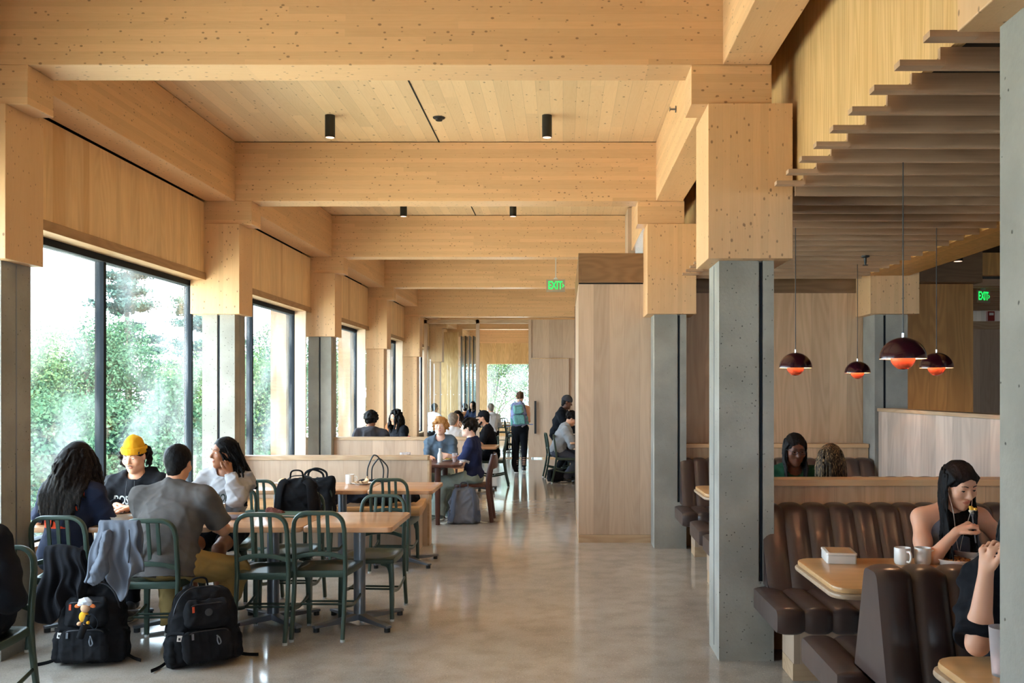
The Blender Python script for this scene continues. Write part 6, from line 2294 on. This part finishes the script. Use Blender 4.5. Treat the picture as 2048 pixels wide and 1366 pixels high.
MB().lathe([(.0165, .158), (.0165, .176), (0, .176)], n=20).make('cap', M_white, t, True)
M_cup = NT('clear_plastic')
M_cup.set(color=(.93, .9, .9, 1), rough=.22, trans=.75, ior=1.2)
M_juice = plain('orange_juice', srgb(214, 122, 58), .3)
for x, y, lb, j, tz_ in ((-1.36, 11.62, 'clear cup with orange drink at the hand of the boy, left one', 0, .732), (-1.275, 11.68, 'clear cup with orange drink at the hand of the boy, right one', 1, .732),
                    (-2.04, 11.75, 'left empty tumbler on the dark table above the half wall', 0, .732), (-1.975, 11.78, 'right empty tumbler on the dark table above the half wall', 0, .732)):
    t = thing('tumbler', lb, 'cup', (x, y, tz_), 0, 'clear tumblers on the dark table')
    MB().lathe([(0, 0), (.025, 0), (.033, .11), (.031, .11), (.0235, .006), (0, .006)], n=24).make('cup', M_cup.m, t, True)
    if j or 'orange' in lb: MB().lathe([(0, .007), (.0225, .007), (.0285, .07), (0, .07)], n=24).make('drink', M_juice, t, True)
t = thing('tumbler', 'tall frosted tumbler with pinkish drink on the nearest booth table', 'cup', (1.395, 2.93, TZ))
M_frost = NT('frosted_plastic')
M_frost.set(color=(.93, .86, .85, 1), rough=.35, trans=.8, ior=1.15)
MB().lathe([(0, 0), (.034, 0), (.044, .152), (.0415, .152), (.032, .007), (0, .007)], n=36).make('cup', M_frost.m, t, True)
MB().lathe([(0, .008), (.0312, .008), (.0345, .062), (0, .062)], n=30).make('drink', plain('pink_milk', srgb(226, 196, 190), .3), t, True)
t = thing('sauce_bottle', 'small dark bottle with red cap beyond the farther half wall', 'bottle', (-2.50, 15.0, TZ))
MB().lathe([(0, 0), (.03, 0), (.03, .09), (.014, .125), (.014, .14), (0, .14)], n=18).make('body', M_black, t, True)
MB().lathe([(.016, .14), (.016, .165), (0, .165)], n=16).make('cap', plain('red_cap', srgb(190, 40, 40), .4), t, True)
def f(B): B.rbox((-2.385, 6.52, TZ + .009), (.125, .085, .009), .006, rotm(-6), .003)
l = soft('laptop', 'closed plum-grey laptop on the front table beside the mug', 'laptop', plain('plum_grey_shell', srgb(112, 98, 104), .35, .4), f, 0, 10, 1, .005)
t = thing('folder', 'dark green folder on the front table', 'folder', (-1.965, 6.66, TZ), R(-8))
MB().box(-.13, .13, -.095, .095, 0, .010).make('cover', plain('green_cover', srgb(58, 88, 72), .5), t, bevel=.002)
MB().box(-.126, .128, -.093, .096, .0105, .016).make('pages', M_white, t)
MB().box(-.13, .13, -.095, .095, .0165, .021).make('cover', bpy.data.materials['green_cover'], t, bevel=.002)
def f(B): B.cone((-2.10, 6.70, TZ + .022), (-2.02, 6.66, TZ + .024), .022, .022, .02).cone((-2.06, 6.68, TZ + .02), (-2.14, 6.73, TZ + .03), .02, .03, .02)
soft('knit_gloves', 'dark red-brown gloves lying at the edge of the green folder', 'gloves', cloth('maroon_knit', srgb(96, 54, 44)), f, .006, 60, 3, .006)
t = thing('pen', 'pen in front of the man in the beanie', 'pen', (-3.22, 6.74, TZ + .005), R(70))
MB().tube([(-.06, 0, 0), (.05, 0, 0)], .004, n=8).make('barrel', M_black, t, True)
MB().tube([(.05, 0, 0), (.068, 0, 0)], lambda q: .0038 - .003 * q, n=8).make('tip', M_steel, t, True)

# lunch box, tablet
t = thing('lunch_box', 'white box with a brown lid panel on the oak booth table', 'box', (1.462, 4.905, TZ), R(-7))
MB().prism(rrect(-.076, .076, -.10, .10, .012), 'z', 0, .043).make('base', M_white, t, True, bevel=.003)
MB().prism(rrect(-.0785, .0785, -.1025, .1025, .013), 'z', .0435, .055).make('lid', M_white, t, True, bevel=.002)
MB().prism(rrect(-.062, .062, -.086, .086, .008), 'z', .0552, .0566).make('lid_panel', wood('cork_panel', (0.50, .32, .17, 1), (.36, .21, .10, 1), 'Y', ring=10), t)
t = thing('tablet', 'beige-backed tablet propped up in front of the eating woman', 'tablet', (2.235, 4.66, TZ), R(-62))
tb_ = MB().prism(rrect(-.085, .085, 0, .13, .012), 'y', -.004, .004).make('shell', plain('beige_shell', srgb(206, 180, 160), .4), t, True, bevel=.002)
tb_.rotation_euler = (R(-14), 0, 0)
sc_ = MB().prism(rrect(-.078, .078, .007, .123, .006), 'y', .0041, .0048).make('screen', M_black, tb_)
MB().prism([(-.004, 0), (-.004, .10), (.05, 0)], 'x', -.03, .03).make('stand', M_black, t)
